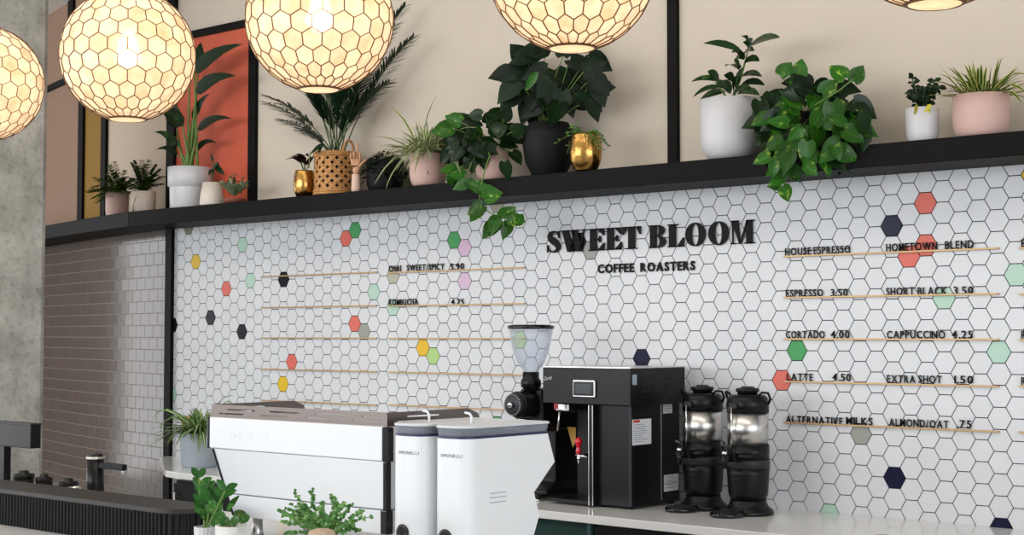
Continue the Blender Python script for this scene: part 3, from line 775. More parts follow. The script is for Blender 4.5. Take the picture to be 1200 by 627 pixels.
# fluted black upstand with a rounded end
zu = P(20, 574.5, 3.5).z
fl = thing('fluted_screen', 'low black fluted screen with rounded end at lower left of the bar', 'screen', (3.2, CAM.y+3.6, ZF))
xe = P(232, 600, 3.6).x; y0 = CAM.y+3.5; dpt = .2
def path_out(off):
    pts = []; n = 150; xs = 1.2; r = .1+off
    yc = y0+.1
    L_ = xe-.1-xs
    for i in range(n): pts.append((xs+L_*i/n, y0-off))
    for i in range(17): a = -PI/2+PI*i/16; pts.append((xe-.1+r*math.cos(a), yc+r*math.sin(a)))
    pts.append((xs, y0+dpt+off)); return pts
pts = path_out(0); N = len(pts)
mb = MB(); mb.prism([(x, y, ZF) for x, y in pts], (0, 0, zu-.02-ZF)); mb.build('core', M_bpl, fl)
mb = MB()
s_ = 0; k = 0
x = 1.2
while x < xe-.1:
    mb.lathe([(.009, ZF), (.009, zu-.02)], (x, y0, 0), 8); x += .024
for i in range(13): a = -PI/2+PI*i/12; mb.lathe([(.009, ZF), (.009, zu-.02)], (xe-.1+.1*math.cos(a), y0+.1+.1*math.sin(a), 0), 8)
mb.build('fluting', M_blackpot, fl)
mb = MB(); mb.prism([(x, y, zu-.02) for x, y in path_out(.014)], (0, 0, .02)); mb.build('cap', mat('cap_black', (34, 31, 30), .45), fl, bevel=.004)

# items behind it
def canister(px, pyt, D, r, label, ztop=None):
    p = P(px, pyt, D); h = p.z-ZF
    t = thing('black_canister', label, 'canister', (p.x, p.y, ZF), 'black canisters behind the fluted screen')
    MB().lathe([(0, 0), (r, 0), (r*1.02, .01), (r, h-.03), (0, h-.03)], (p.x, p.y, ZF), 28).build('body', M_bpl, t)
    MB().lathe([(0, h-.03), (r*1.04, h-.03), (r*1.04, h-.01), (r*.5, h-.006), (r*.45, h+.006), (0, h+.006)], (p.x, p.y, ZF), 28).build('lid', M_bpl, t)
canister(28, 553, 4.15, .052, 'black lidded canister, leftmost of three behind the fluted screen')
canister(52, 557, 4.2, .042, 'black lidded canister, middle of three behind the fluted screen')
canister(80, 562, 4.1, .048, 'black lidded canister nearest the tall tap column')
p = P(112, 531, 4.1); h = p.z-ZF
tp_ = thing('brew_tap_column', 'tall black cylindrical tap column with silver ring and side arm', 'tap', (p.x, p.y, ZF))
MB().lathe([(0, 0), (.041, 0), (.041, h-.028), (0, h-.028)], (p.x, p.y, ZF), 32).build('column', M_bpl, tp_)
MB().lathe([(0, h-.028), (.043, h-.028), (.043, h-.016), (0, h-.016)], (p.x, p.y, ZF), 32).build('ring', M_steel, tp_)
MB().lathe([(0, h-.016), (.038, h-.016), (.036, h-.004), (0, h)], (p.x, p.y, ZF), 32).build('lid', M_bgl, tp_)
q = P(146, 548, 4.1)
MB().box((p.x, p.y-.014, q.z-.014), (q.x, p.y+.014, q.z+.014)).build('arm', M_bpl, tp_, bevel=.003)
MB().tube([(q.x-.012, p.y, q.z-.012), (q.x-.012, p.y, q.z-.03)], .006).build('spout', M_steel, tp_)
q = P(93, 570, 4.1)
tag(MB().lathe([(0, 0), (.024, 0), (.03, .06), (.031, q.z-ZF), (.027, q.z-ZF), (.02, .01), (0, .01)], (q.x, q.y-.03, ZF), 20).build('milk_pitcher', M_steel), 'small steel cup between canister and tap column', 'cup')
# brewer head at the left edge
p = P(36, 498, 4.2); q = P(36, 526, 4.2)
lb = thing('pour_over_brewer', 'black box shaped brewer head on a post at the left frame edge', 'coffee machine', (p.x-.25, p.y+.1, ZF))
MB().box((p.x-.5, p.y, q.z), (p.x, p.y+.06, p.z)).build('head', M_bpl, lb, bevel=.004)
MB().box((p.x-.5, p.y-.002, p.z-.002), (p.x+.002, p.y+.062, p.z+.006)).build('top_plate', M_dgrey, lb)
w0 = P(2.5, 540, 4.2)
MB().box((w0.x-.05, w0.y+.01, ZF), (w0.x, w0.y+.05, q.z+.01)).build('post', M_bpl, lb)
MB().box((w0.x-.14, w0.y-.05, ZF), (w0.x+.06, w0.y+.12, ZF+.012)).build('base_plate', M_bpl, lb)

# ------------------------------------------------------------------ espresso machine
MD = 3.8
ex0 = P(243, 500, MD).x; ex1 = P(455, 510, MD).x; ey0 = CAM.y+MD
ey1 = PX(572, 492, ex1).y
ezt = P(345, 494.3, MD).z; ezm = P(345, 532.6, MD).z; ezl = P(345, 589.5, MD).z; ezb = ZF+.09
em = thing('espresso_machine', 'large white espresso machine with black corner posts and steel cup rail', 'espresso machine', ((ex0+ex1)/2, (ey0+ey1)/2, ZF))
i_ = .004
MB().box((ex0+.012, ey0, ezm), (ex1-.03, ey1, ezt)).build('upper_panel', M_white, em, bevel=.005)
MB().box((ex1-.031, ey0+.026, ezm), (ex1-.001, ey1-.02, ezt)).build('side_panel', M_white, em, bevel=.004)
MB().box((ex0+.03, ey0+.03, ezt-.01), (ex1-.03, ey1-.02, ezt+.004)).build('cup_tray', M_steel, em)
dz = ezt-ezb
def inset(z):
    k = max(0, (ezm-z))/(ezm-ezb); return .012+.06*k
def ring(z, g=0):
    k = inset(z)+g; return [(ex0+.01+k, ey0+k, z), (ex1-.012-k*1.0, ey0+k, z), (ex1-.012-k*1.0, ey1-k*.5, z), (ex0+.01+k, ey1-k*.5, z)]
MB().loft([ring(ezl+.003), ring(ezm-.003)], sm=False).build('middle_panel', M_white, em, bevel=.003)
MB().loft([ring(ezb), ring(ezl-.002)], sm=False).build('lower_panel', M_white, em, bevel=.003)
MB().loft([ring(ezb+.01, .006), ring(ezm+.01, .006)], sm=False).build('chassis', mat('chassis_grey', (120, 122, 126), .5), em)
# corner posts
def post(x, y, z0, z1, w, d): MB().box((x, y, z0), (x+w, y+d, z1)).build('corner_post', M_bgl, em, bevel=.005)
post(ex1-.032, ey0-.003, ezm-.002, ezt-.001, .035, .03); post(ex0-.002, ey0-.003, ezm-.002, ezt-.001, .016, .03); post(ex1-.028, ey1-.02, ezm-.002, ezt-.001, .03, .022)
def slant(fx, name='corner_post'):
    r1 = []; 
    for z in (ezb, ezm-.003):
        k = inset(z); x = (ex0+.01+k-.006) if fx == 0 else (ex1-.012-k*1.0-.012); y = ey0+k-.004; w = .013 if fx == 0 else .019
        r1.append([(x, y, z), (x+w, y, z), (x+w, y+.025, z), (x, y+.025, z)])
    MB().loft(r1, sm=False).build(name, M_bgl, em, bevel=.003)
slant(0); slant(1)
k = inset(ezl); x = ex1-.012-k*1.0-.022
r1 = []
for z in (ezb, ezl):
    k = inset(z); x = ex1-.012-k*1.0-.022; y = ey0+k-.008; r1.append([(x, y, z), (x+.034, y, z), (x+.034, y+.035, z), (x, y+.035, z)])
MB().loft(r1, sm=False).build('corner_post', M_bgl, em, bevel=.004)
for fx in (ex0+.15, ex1-.15):
    for fy in (ey0+.14, ey1-.12): MB().lathe([(0, 0), (.03, 0), (.022, .03), (.02, .09), (0, .09)], (fx, fy, ZF), 20).build('foot', M_steel, em)
# pale lettering on the upper panel
a = P(267.5, 509, MD); b = P(315, 511, MD)
small_text(em, 'SIMONELLI', a.x, b.x, .022, lambda X, Z: V((X, ey0-.0015, a.z-.01+Z)), mat('pale_lettering', (246, 248, 250), .3))
# perforated cup rail
def perf(mb, o, u, L, H, holes, th, nrm):
    xs = sorted({0, L} | {h[0] for h in holes} | {h[1] for h in holes}); zs = sorted({0, H} | {h[2] for h in holes} | {h[3] for h in holes})
    for i in range(len(xs)-1):
        for j in range(len(zs)-1):
            mx, mz = (xs[i]+xs[i+1])/2, (zs[j]+zs[j+1])/2
            if any(h[0] < mx < h[1] and h[2] < mz < h[3] for h in holes): continue
            a = o+u*xs[i]+V((0, 0, zs[j])); b = o+u*xs[i+1]+V((0, 0, zs[j]))
            mb.prism([a, b, b+V((0, 0, zs[j+1]-zs[j])), a+V((0, 0, zs[j+1]-zs[j]))], nrm*th)
RH = P(345, 478.6, MD).z-ezt
def slots(L):
    hs = []; x = .05
    while x+.16 < L:
        hs.append((x+.05, min(x+.22, L-.02), RH*.58, RH*.58+.006)); hs.append((x, min(x+.15, L-.02), RH*.25, RH*.25+.006)); x += .26
    return hs
o_ = V((ex0+.012, ey0+.012, ezt)); W_ = ex1-ex0-.03; Dp = ey1-ey0-.04
def rail(o, u, L, nrm, taper):
    mb = MB(); perf(mb, o, u, L, RH, slots(L), .003, nrm)
    if taper:
        e_ = o+u*L; mb.prism([e_, e_+u*.07, e_+u*.055+V((0, 0, RH*.6)), e_+V((0, 0, RH))], nrm*.003)
    mb.build('cup_rail', M_steelb, em)
rail(o_, V((1, 0, 0)), W_, V((0, 1, 0)), 0)
rail(o_+V((W_, .0035, 0)), V((0, 1, 0)), Dp-.07, V((-1, 0, 0)), 1)
rail(o_+V((0, .0035, 0)), V((0, 1, 0)), Dp-.07, V((1, 0, 0)), 1)

# ------------------------------------------------------------------ white on-demand grinders
XR = P(560, 560, 3.78).x
def grinder(dx, label):
    xr = XR+dx; wd = .168; yn = CAM.y+3.72
    t = thing('espresso_grinder', label, 'coffee grinder', (xr-wd/2, yn+.2, ZF), 'white espresso grinders')
    prof = [(ZF+.02, PX(626, 627, XR).y), (PX(625.5, 627, XR).z, PX(625.5, 627, XR).y), (PX(632, 604, XR).z, PX(632, 604, XR).y), (PX(625.8, 577, XR).z, PX(625.8, 577, XR).y),
            (PX(650, 541, XR).z, PX(650, 541, XR).y), (PX(642, 508, XR).z, PX(642, 508, XR).y)]
    def plan(z, ye, g=0):
        pts = []; n = 18; rx = wd/2-g; ry = .075-g
        for i in range(n+1):
            a = PI + PI*i/n; 
            cx_ = math.cos(a); sy_ = math.sin(a)
            pts.append((xr-wd/2+rx*math.copysign(abs(cx_)**.75, cx_), yn+.075+ry*math.copysign(abs(sy_)**.75, sy_), z))
        pts += [(xr-g, ye-g, z), (xr-wd+g, ye-g, z)]
        return pts
    mb = MB(); rings = [plan(z, y) for z, y in prof]
    # order bottom to top
    rings = sorted(rings, key=lambda r: r[0][2])
    mb.loft(rings, sm=False); mb.build('body', M_white, t, bevel=.0)
    zt_ = prof[-1][0]; ye = prof[-1][1]
    MB().loft([plan(zt_, ye, .001), plan(zt_+.009, ye, .001)], sm=False).build('gasket', M_navyl, t)
    MB().loft([plan(zt_+.009, ye, .003), plan(zt_+.036, ye, -.001)], sm=False).loft([plan(zt_+.009, ye, .008), plan(zt_+.034, ye, .006)][::-1], sm=False).build('hopper', M_smoke, t)
    MB().loft([plan(zt_+.036, ye, -.004), plan(zt_+.042, ye, -.004), plan(zt_+.045, ye, .002)], sm=False).build('lid', mat('lid_white', (205, 208, 212), .25), t)
    hx, hy = xr-wd/2, yn+.12
    MB().tube([(hx, hy, zt_+.042), (hx, hy, zt_+.07), (hx-.008, hy, zt_+.08), (hx-.03, hy, zt_+.083)], .0045).build('lid_hook', M_white, t)
    # lettering wrapped round the near end
    zl = P(530, 535.5, 3.74).z
    crv = [(p_[0], p_[1]) for p_ in plan(zl, yn+.3, -.001)[:19]]; acc = [0]
    for p_, q_ in zip(crv, crv[1:]): acc.append(acc[-1]+math.hypot(q_[0]-p_[0], q_[1]-p_[1]))
    def wrap(X, Z):
        k = max(i for i in range(18) if acc[i] <= X); u = (X-acc[k])/(acc[k+1]-acc[k])
        return V((crv[k][0]*(1-u)+crv[k+1][0]*u, crv[k][1]*(1-u)+crv[k+1][1]*u, zl+Z))
    small_text(t, 'SIMONELLI', acc[-1]*.37, acc[-1]*.73, .0105, wrap, M_dgrey)
    # round emblem low down
    zc = P(536, 628, 3.72).z
    MB().lathe([(0, 0), (.03, 0), (.03, .003), (.024, .004), (0, .004)], (xr-wd/2-.01, yn-.0005, zc-.012), 28, axis=(0, -1, 0)).build('emblem', M_bgl, t)
    mb = MB()
    for yy_ in (578.5, 583.8, 589.5):
        a = PX(574, yy_, XR); b = PX(593, yy_-1.5, XR)
        mb.box((xr-.002, a.y, a.z-.0015), (xr+.0012, b.y, a.z+.0015))
    mb.build('vent', mat('vent_grey', (160, 165, 172), .5), t)
    return t
grinder(0, 'white espresso grinder with clear lid, nearest the black brewer')
gsp = P(521, 560, 3.78).x-P(472, 560, 3.78).x
grinder(-gsp, 'white espresso grinder with clear lid, against the white espresso machine')
# ------------------------------------------------------------------ pendant lamps
def shellmat():
    m, t, b = nt('capiz_shell'); L = t.links
    tc = t.nodes.new('ShaderNodeTexCoord'); n = t.nodes.new('ShaderNodeTexNoise'); n.inputs['Scale'].default_value = 22; n.inputs['Detail'].default_value = 5
    L.new(tc.outputs['Object'], n.inputs['Vector'])
    g = t.nodes.new('ShaderNodeNewGeometry')
    ad = t.nodes.new('ShaderNodeMath'); ad.operation = 'MULTIPLY_ADD'; ad.inputs[1].default_value = .35; L.new(g.outputs['Random Per Island'], ad.inputs[0]); L.new(n.outputs['Fac'], ad.inputs[2])
    r = t.nodes.new('ShaderNodeValToRGB'); e = r.color_ramp.elements; e[0].position = .35; e[0].color = lin((222, 196, 162)); e[1].position = .85; e[1].color = lin((250, 236, 218))
    L.new(ad.outputs[0], r.inputs[0])
    tr = t.nodes.new('ShaderNodeBsdfTranslucent'); L.new(r.outputs[0], tr.inputs[0])
    rf = t.nodes.new('ShaderNodeBsdfRefraction'); rf.inputs['Roughness'].default_value = .42; rf.inputs['IOR'].default_value = 1.2; L.new(r.outputs[0], rf.inputs[0])
    m1 = t.nodes.new('ShaderNodeMixShader'); m1.inputs[0].default_value = .3; L.new(tr.outputs[0], m1.inputs[1]); L.new(rf.outputs[0], m1.inputs[2])
    L.new(r.outputs[0], b.inputs['Base Color']); b.inputs['Roughness'].default_value = .3
    m2 = t.nodes.new('ShaderNodeMixShader'); m2.inputs[0].default_value = .5; L.new(b.outputs[0], m2.inputs[1]); L.new(m1.outputs[0], m2.inputs[2])
    L.new(m2.outputs[0], t.nodes['Material Output'].inputs[0]); return m
M_shell = shellmat()
M_copper = mat('copper_seam', (98, 70, 40), .5, .2)
M_bulb = mat('bulb_glow', (255, 225, 180), .3, emit=(255, 214, 160), es=34)
def lamp(px, py, rpx, label, rot=0):
    r_ = .25
    zdep = F*r_/rpx
    rr = ray(px, py); c = CAM + rr*zdep
    t = thing('pendant_lamp', label, 'lamp', c, 'hexagon patterned shell globe pendants')
    NC = 22; LM = math.radians(74); NR = 11
    dlat = 2*LM/NR
    def sp(lon, lat, r=r_): return c + V((r*math.cos(lat)*math.cos(lon), r*math.cos(lat)*math.sin(lon), r*math.sin(lat)))
    panes = MB(); seams = MB(); dl = 2*PI/NC
    for row in range(-6, 7):
        la = row*dlat
        for k in range(NC):
            lo = rot + (k + .5*(row % 2))*dl
            hx = []
            for (a, b) in ((0, .667), (.5, .333), (.5, -.333), (0, -.667), (-.5, -.333), (-.5, .333)):
                l2 = max(-LM*1.0, min(LM*1.0, la+b*dlat)); hx.append((lo+a*dl, l2))
            if hx[0][1]-hx[3][1] < .02: continue
            # drop repeated points where a row is cut by the end ring
            cl = []
            for h_ in hx:
                if not cl or abs(h_[0]-cl[-1][0])+abs(h_[1]-cl[-1][1]) > 1e-4: cl.append(h_)
            n = len(panes.v); ctr_ = (lo, sum(h_[1] for h_ in cl)/len(cl))
            panes.v.append(sp(*ctr_, r_-.001))
            for h_ in cl: panes.v.append(sp(ctr_[0]+(h_[0]-ctr_[0])*.97, ctr_[1]+(h_[1]-ctr_[1])*.97, r_-.002))
            for i in range(len(cl)): j = (i+1) % len(cl); panes.quad([n, n+1+i, n+1+j])
            for i in range(len(cl)):
                # each pane owns three of its edges plus the cut edge
                a_, b_ = cl[i], cl[(i+1) % len(cl)]
                if a_[0] >= b_[0]-1e-6 and a_[1] >= b_[1]-1e-6 and not (abs(a_[1]-b_[1]) < 1e-6 and a_[1] > 0) : pass
                mid = ((a_[0]+b_[0])/2, (a_[1]+b_[1])/2)
                if mid[0] < lo-1e-6: continue
                seams.tube([sp(*a_), sp(mid[0], mid[1]), sp(*b_)], .0019, 4, cap=False)
    for lt in (-LM, LM):
        ringp = [sp(2*PI*i/48, lt) for i in range(49)]; seams.tube(ringp, .004, 5, cap=False)
    sh = panes.build('shade', M_shell, t, recalc=False)
    for p_ in sh.data.polygons: p_.use_smooth = False
    seams.build('shade_seams', M_copper, t, recalc=False)
    rb = r_*math.cos(LM); zb_ = -r_*math.sin(LM)
    MB().lathe([(rb, zb_), (rb-.01, zb_-.004), (0, zb_-.004)], c, 40).build('bottom_plate', M_shell, t)
    MB().lathe([(rb, -zb_), (rb-.012, -zb_+.004), (.03, -zb_+.012), (.03, -zb_+.03), (0, -zb_+.03)], c, 40).build('top_plate', M_copper, t)
    MB().tube([c+V((0, 0, -zb_+.02)), V((c.x, c.y, ZTOP-.03))], .004, 8).build('cord', M_bpl, t)
    MB().lathe([(0, 0), (.06, 0), (.06, .02), (.02, .03), (0, .03)], (c.x, c.y, ZTOP-.03), 24).build('canopy', M_bpl, t)
    MB().tube([c+V((0, 0, -zb_)), c+V((0, 0, .1))], .018, 10).build('socket', M_bpl, t)
    MB().lathe([(0, -.0), (.02, .01), (.035, .04), (.034, .07), (.018, .1), (0, .11)], c+V((0, 0, .0)), 20).build('bulb', M_bulb, t)
    ld = bpy.data.lights.new('lamp_light', 'POINT'); ld.energy = LAMP_W; ld.color = (1, .85, .71); ld.shadow_soft_size = .05
    lo_ = bpy.data.objects.new('lamp_light', ld); COL.objects.link(lo_); lo_.parent = t; lo_.location = (0, 0, .0)
LAMP_W = 2.8
lamp(-18, 98, 67.5, 'shell globe pendant cut off by the left frame edge', .05)
lamp(150, 65, 78, 'shell globe pendant second from the left, in front of the yellow panel', .1)
lamp(374.5, 22, 86.5, 'shell globe pendant cut by the top edge above the woven basket', .02)
lamp(670, -38, 99, 'shell globe pendant cut by the top edge above the big black pot', .13)
lamp(1094, -107, 117, 'shell globe pendant barely showing at the top right edge', 0)

# ------------------------------------------------------------------ plants
LM_dark = leafmat('leaf_dark', (22, 44, 22), (42, 74, 34), 'noise', .42, 9, .35)
LM_black = leafmat('leaf_very_dark', (13, 34, 15), (24, 56, 24), 'noise', .42, 9, .5, .15)
LM_mid = leafmat('leaf_mid', (52, 98, 40), (92, 140, 60), 'noise', .42, 12, .35)
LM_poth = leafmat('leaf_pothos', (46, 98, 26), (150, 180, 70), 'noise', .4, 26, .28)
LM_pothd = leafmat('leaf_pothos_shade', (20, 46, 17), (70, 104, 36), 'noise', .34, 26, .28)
LM_spid = leafmat('leaf_spider', (206, 208, 160), (96, 128, 64), 'center', .5, rough=.4, cu=.0)
LM_spid2 = leafmat('leaf_spider_green', (88, 128, 62), (212, 220, 170), 'center', .34, rough=.4, cu=.0)
LM_drac = leafmat('leaf_dracaena', (50, 84, 38), (196, 196, 104), 'edge', .5, rough=.4)
LM_fern = leafmat('leaf_fern', (74, 100, 38), (138, 152, 66), 'noise', .4, 14, .5)
LM_air = leafmat('leaf_air', (120, 138, 104), (150, 166, 132), 'noise', .5, 10, .6)
LM_small = leafmat('leaf_small', (88, 130, 60), (140, 176, 96), 'noise', .45, 30, .45)
LM_palm = leafmat('leaf_palm', (24, 48, 28), (44, 76, 40), 'noise', .45, 8, .4, .15)
LM_red = leafmat('leaf_maroon', (44, 22, 26), (60, 32, 34), 'noise', .45, 8, .35)
LM_rub = leafmat('leaf_rubber', (30, 58, 26), (92, 126, 52), 'noise', .4, 7, .25)

def shelf_pt(px, D):        # point on the ledge top under image column px
    q = P(px, 200, D); return V((q.x, q.y, ZS1))
def potted(name, label, prof, c, pm, cat='potted plant', soil=None, group='potted plants along the black ledge', saucer=False, inner=True):
    """prof = outer profile (r, z) from bottom to rim; adds inner wall and soil"""
    t = thing(name, label, cat, c, group)
    rt = prof[-1][0]; h = prof[-1][1]
    mb = MB(); full = [(0, 0)] + prof
    if inner: full += [(rt-.007, h), (rt-.009, h-.03)]
    mb.lathe(full, c, 48); mb.build('pot', pm, t)
    mb = MB(); mb.lathe([(rt-.008, h-.018), (0, h-.012)], c, 32); mb.build('soil', M_soil, t)
    return t, h
def prof_u(r, h, rb=.6):     # rounded U-shaped pot
    out = []
    for i in range(9):
        a = PI/2*i/8; out.append((r*(rb+(1-rb)*math.sin(a)), h*.42*(1-math.cos(a))))
    out[0] = (r*rb*.97, 0); out += [(r*1.0, h*.6), (r*1.01, h)]
    return out
def px_m(px, D): return F/(D*(.758+.652*math.tan(YAW+math.atan((600-px)/F))))

def arching(t, c, n, L, seed, m, w=.006, el=(35, 85), droop=(.3, .9), rows=R_STRAP, name='foliage', az=None, r0=.02, fold=.25, seg=8):
    rnd = random.Random(seed); mb = MB()
    for i in range(n):
        a = rnd.uniform(0, 2*PI) if az is None else rnd.uniform(*az)
        e = math.radians(rnd.uniform(*el)); d = V((math.cos(a)*math.cos(e), math.sin(a)*math.cos(e), math.sin(e)))
        ll = L*rnd.uniform(.6, 1.1); p0 = c+V((math.cos(a), math.sin(a), 0))*r0*rnd.random()
        if p0.y + d.y*ll > -.03: ll *= max(.25, min(1, (-.03-p0.y)/(d.y*ll)))
        mb.blade(curve_pts(p0, d, ll, rnd.uniform(*droop), seg), w*rnd.uniform(.8, 1.2), V((0, 0, 1)), rows, fold)
    return mb.build(name, m, t, recalc=False)
def frond(mb, pts, n, ll, lw, rnd, ang=50, m=0, droop=.15, ends=.35):
    K = len(pts)-1
    for i in range(n):
        u = .12+.88*i/(n-1); x = min(u, .999)*K; k = int(x); p = pts[k].lerp(pts[k+1], x-k); tg = (pts[min(k+1, K)]-pts[k]).normalized()
        sd = tg.cross(V((0, 0, 1)));
        if sd.length < .2: sd = tg.cross(-IN)
        sd.normalize(); s_ = math.sin(PI*min(1, u*.85+.1))*(1-ends)+ends
        for sg in (-1, 1):
            a = math.radians(ang+rnd.uniform(-6, 6)); d = tg*math.cos(a)+sd*sg*math.sin(a)+V((0, 0, rnd.uniform(-.15, .2)))
            mb.blade(curve_pts(p, d, ll*s_, droop, 4), lw, V((0, 0, 1)), [(0, .4, 0), (.3, 1, 0), (.7, .7, 0), (1, .03, 0)], .2, m)
def arc(p, q, bulge, n=9):     # arc between two points, sagging by bulge
    out = []
    for i in range(n):
        t = i/(n-1); out.append(p.lerp(q, t)+V((0, 0, 1))*bulge*4*t*(1-t))
    return out

# --- left section of the ledge (curved part)
def curve_c(px, d=.17):
    t = t_at(px); p = cpath(t)+cnorm(t)*d
    # slide so that it projects to px
    for _ in range(8):
        q = cpath(t)+cnorm(t)*d; v = q-CAM; x = 600+F*v.dot(RT)/v.dot(FW); t += (x-px)/70*.9
    q = cpath(t)+cnorm(t)*d
    return V((q.x, q.y, ZS1)), F/((q-CAM).dot(FW))
def off_wall(mb):          # keep fronds in front of the left wall
    for v in mb.v:
        v.y = min(v.y, (XJ-v.x)*math.tan(A0)-.02)
# 1 pink pot with fern
c, s = curve_c(132)
t, h = potted('potted_fern', 'fern in a small pink pot at the left end of the ledge', prof_u(13.5/s, 30/s, .78), c, M_pink)
rnd = random.Random(4); mb = MB()
for i in range(36):
    a = rnd.uniform(0, 2*PI); e = math.radians(rnd.uniform(15, 80)); L_ = rnd.uniform(.2, .36)
    pts = curve_pts(c+V((0, 0, h-.015)), V((math.cos(a)*math.cos(e), math.sin(a)*math.cos(e), math.sin(e))), L_, rnd.uniform(.15, .6), 8)
    frond(mb, pts, 14, .06, .011, rnd, 60)
off_wall(mb); mb.build('foliage', LM_fern, t, recalc=False)
# 2 cream pot
c, s = curve_c(163)
t, h = potted('potted_fern', 'dark fern in a cream pot with a drawn hook mark, left of the tall plant', prof_u(14.5/s, 27/s, .8), c, M_cream)
rnd = random.Random(9); mb = MB()
for i, (dx, dz) in enumerate(((-14, 36), (-4, 40), (4, 33), (20, 28), (24, 20), (-8, 26), (10, 16), (14, 34), (-18, 20), (-10, 38), (0, 30), (8, 38), (16, 22), (-22, 12), (22, 12), (-6, 16), (5, 18))):
    p0 = c+V((0, 0, h-.015)); q = p0+RT*(dx/s)+V((0, 0, dz/s))-IN*rnd.uniform(-.06, .08)
    frond(mb, arc(p0, q, .02), 13, .055, .014, rnd, 62)
off_wall(mb); mb.build('foliage', leafmat('leaf_fern_dark', (58, 82, 36), (112, 126, 60), 'noise', .4, 14, .5), t, recalc=False)
mb = MB(); q = c+V((0, 0, 0)); R_ = 14.6/s
def onpot(ox, z): return V((c.x, c.y, 0)) + (-IN*math.sqrt(max(0, R_**2-ox**2))+RT*ox)*1.01 + V((0, 0, c.z+z))
mb.tube([onpot(-9/s, 2/s), onpot(-9.6/s, 10/s), onpot(-7/s, 16/s), onpot(-5/s, 20/s)], .004, 6); mb.build('hook_mark', M_wood, t)
# 3 tall bird-of-paradise
D3 = 6.50
def sc(px, D=6.5): return px_m(px, D)
c = shelf_pt(222, D3); s = sc(222)
t, h = potted('potted_bird_of_paradise', 'tall bird of paradise in a two tiered white pot before the orange panel', [(21/s, 0), (22.3/s, .01), (22.8/s, 24/s), (22.8/s, 26/s), (25/s, 27/s), (25.2/s, 49/s)], c, M_whitepot)
base = c+V((0, 0, h-.02))
LV = [ # tip/leaf start px, leaf end px, half width px
 ((228, 84), (284, 52), 10, .02), ((230, 108), (276, 89), 10, .0), ((232, 152), (271, 139), 6.5, .05), ((214, 148), (184, 128), 9, -.04),
 ((209, 172), (181, 155), 5, .0), ((208, 182), (183, 176), 4, .1), ((230, 176), (254, 168), 4.5, .1), ((207, 150), (196, 118), 10, .1), ((232, 84), (236, 50), 8, .08), ((222, 92), (205, 74), 9, .05),
 ((226, 140), (246, 110), 5, .1)]
mb = MB(); st = MB(); rnd = random.Random(2)
for (a, b, w, dd) in LV:
    pa = P(a[0], a[1], D3-.02+dd*.8); pb = P(b[0], b[1], D3-.06+dd*.8)
    st.tube(arc(base+V((rnd.uniform(-.05, .05), rnd.uniform(-.04, .04), 0)), pa, rnd.uniform(-.01, .02)), [.011-.0007*i for i in range(9)], 6)
    mb.blade(arc(pa, pb, .035, 10), w/s, (V((0, 0, 1))*.25-IN), [(0, .2, 0), (.1, .8, 0), (.25, 1, 0), (.45, .85, 0), (.65, .55, 0), (.85, .28, 0), (1, .02, 0)], .2)
mb.build('foliage', LM_dark, t, recalc=False); st.build('stems', M_stem, t)
# 4 small cream pot with a seedling
c = shelf_pt(248.5, 6.42); s = sc(248)
t, h = potted('potted_seedling', 'tiny dark plant in a small cream pot touching the two tiered pot', [(13/s, 0), (14/s, .01), (13.2/s, 12/s), (10.5/s, 27/s)], c, M_cream)
mb = MB(); st = MB(); rnd = random.Random(5)
for (a, b) in (((250, 190), (248, 180)), ((251, 196), (263, 205)), ((250, 198), (245, 206)), ((252, 192), (257, 198)), ((249, 200), (256, 192))):
    pa = P(a[0], a[1], 6.42); pb = P(b[0], b[1], 6.38); st.tube([c+V((0, 0, h-.02)), pa], .003, 5); mb.blade(arc(pa, pb, .01, 6), 3.4/s, V((.2, -1, .3)), R_OVAL, .2)
mb.build('foliage', LM_dark, t, recalc=False); st.build('stems', M_stemd, t)
# 5 air plant
c = shelf_pt(275, 6.42); s = sc(275)
t = thing('air_plant', 'pale green air plant with curling leaves in a low terracotta dish', 'plant', c, 'potted plants along the black ledge')
MB().lathe([(0, 0), (.05, 0), (.085, .03), (.08, .032), (.045, .01), (0, .01)], c, 32).build('dish', mat('terracotta', (128, 72, 56), .7), t)
mb = MB(); rnd = random.Random(8); p0 = c+V((0, 0, .05))
for i in range(24):
    a = i*2.4; e = math.radians(rnd.uniform(38, 85)); d = V((math.cos(a)*math.cos(e), math.sin(a)*math.cos(e), math.sin(e)))
    L_ = rnd.uniform(.22, .3); pts = []
    for k in range(9):
        u = k/8; pts.append(p0+d*L_*u+V((math.cos(a), math.sin(a), 0))*.03*math.sin(u*PI)+V((0, 0, -.14*u*u*rnd.uniform(.8, 1.1)))-V((math.cos(a), math.sin(a), 0))*.07*u**3)
    mb.blade([V((q.x, q.y, max(q.z, c.z+.006))) for q in pts], .0175, V((0, 0, 1)), R_STRAP, .5)
mb.build('foliage', LM_air, t, recalc=False)

# 6 small gold pot
c = shelf_pt(357, 6.45); s = sc(357)
def gold(r, h): return [(r*.62, 0), (r*.7, .004), (r*.93, h*.25), (r, h*.5), (r*.95, h*.78), (r*.85, h*.95), (r*.84, h)]
t, h = potted('potted_begonia', 'dark leaved plant in a small gold pot left of the basket', gold(13/s, 32/s), c, M_gold)
mb = MB(); st = MB(); p0 = c+V((0, 0, h-.02))
for (a, b, w) in (((352, 190), (334, 188), 4.5), ((352, 186), (362, 184), 5), ((358, 192), (338, 184), 4), ((362, 192), (372, 184), 5), ((356, 188), (343, 183), 5)):
    pa = P(a[0], a[1], 6.45); pb = P(b[0], b[1], 6.42); st.tube([p0, pa], .003, 5); mb.blade(arc(pa, pb, .02, 7), w/s, V((0, -.3, 1)), R_HEART, .3)
mb.build('foliage', LM_red, t, recalc=False); st.build('stems', M_stemd, t)
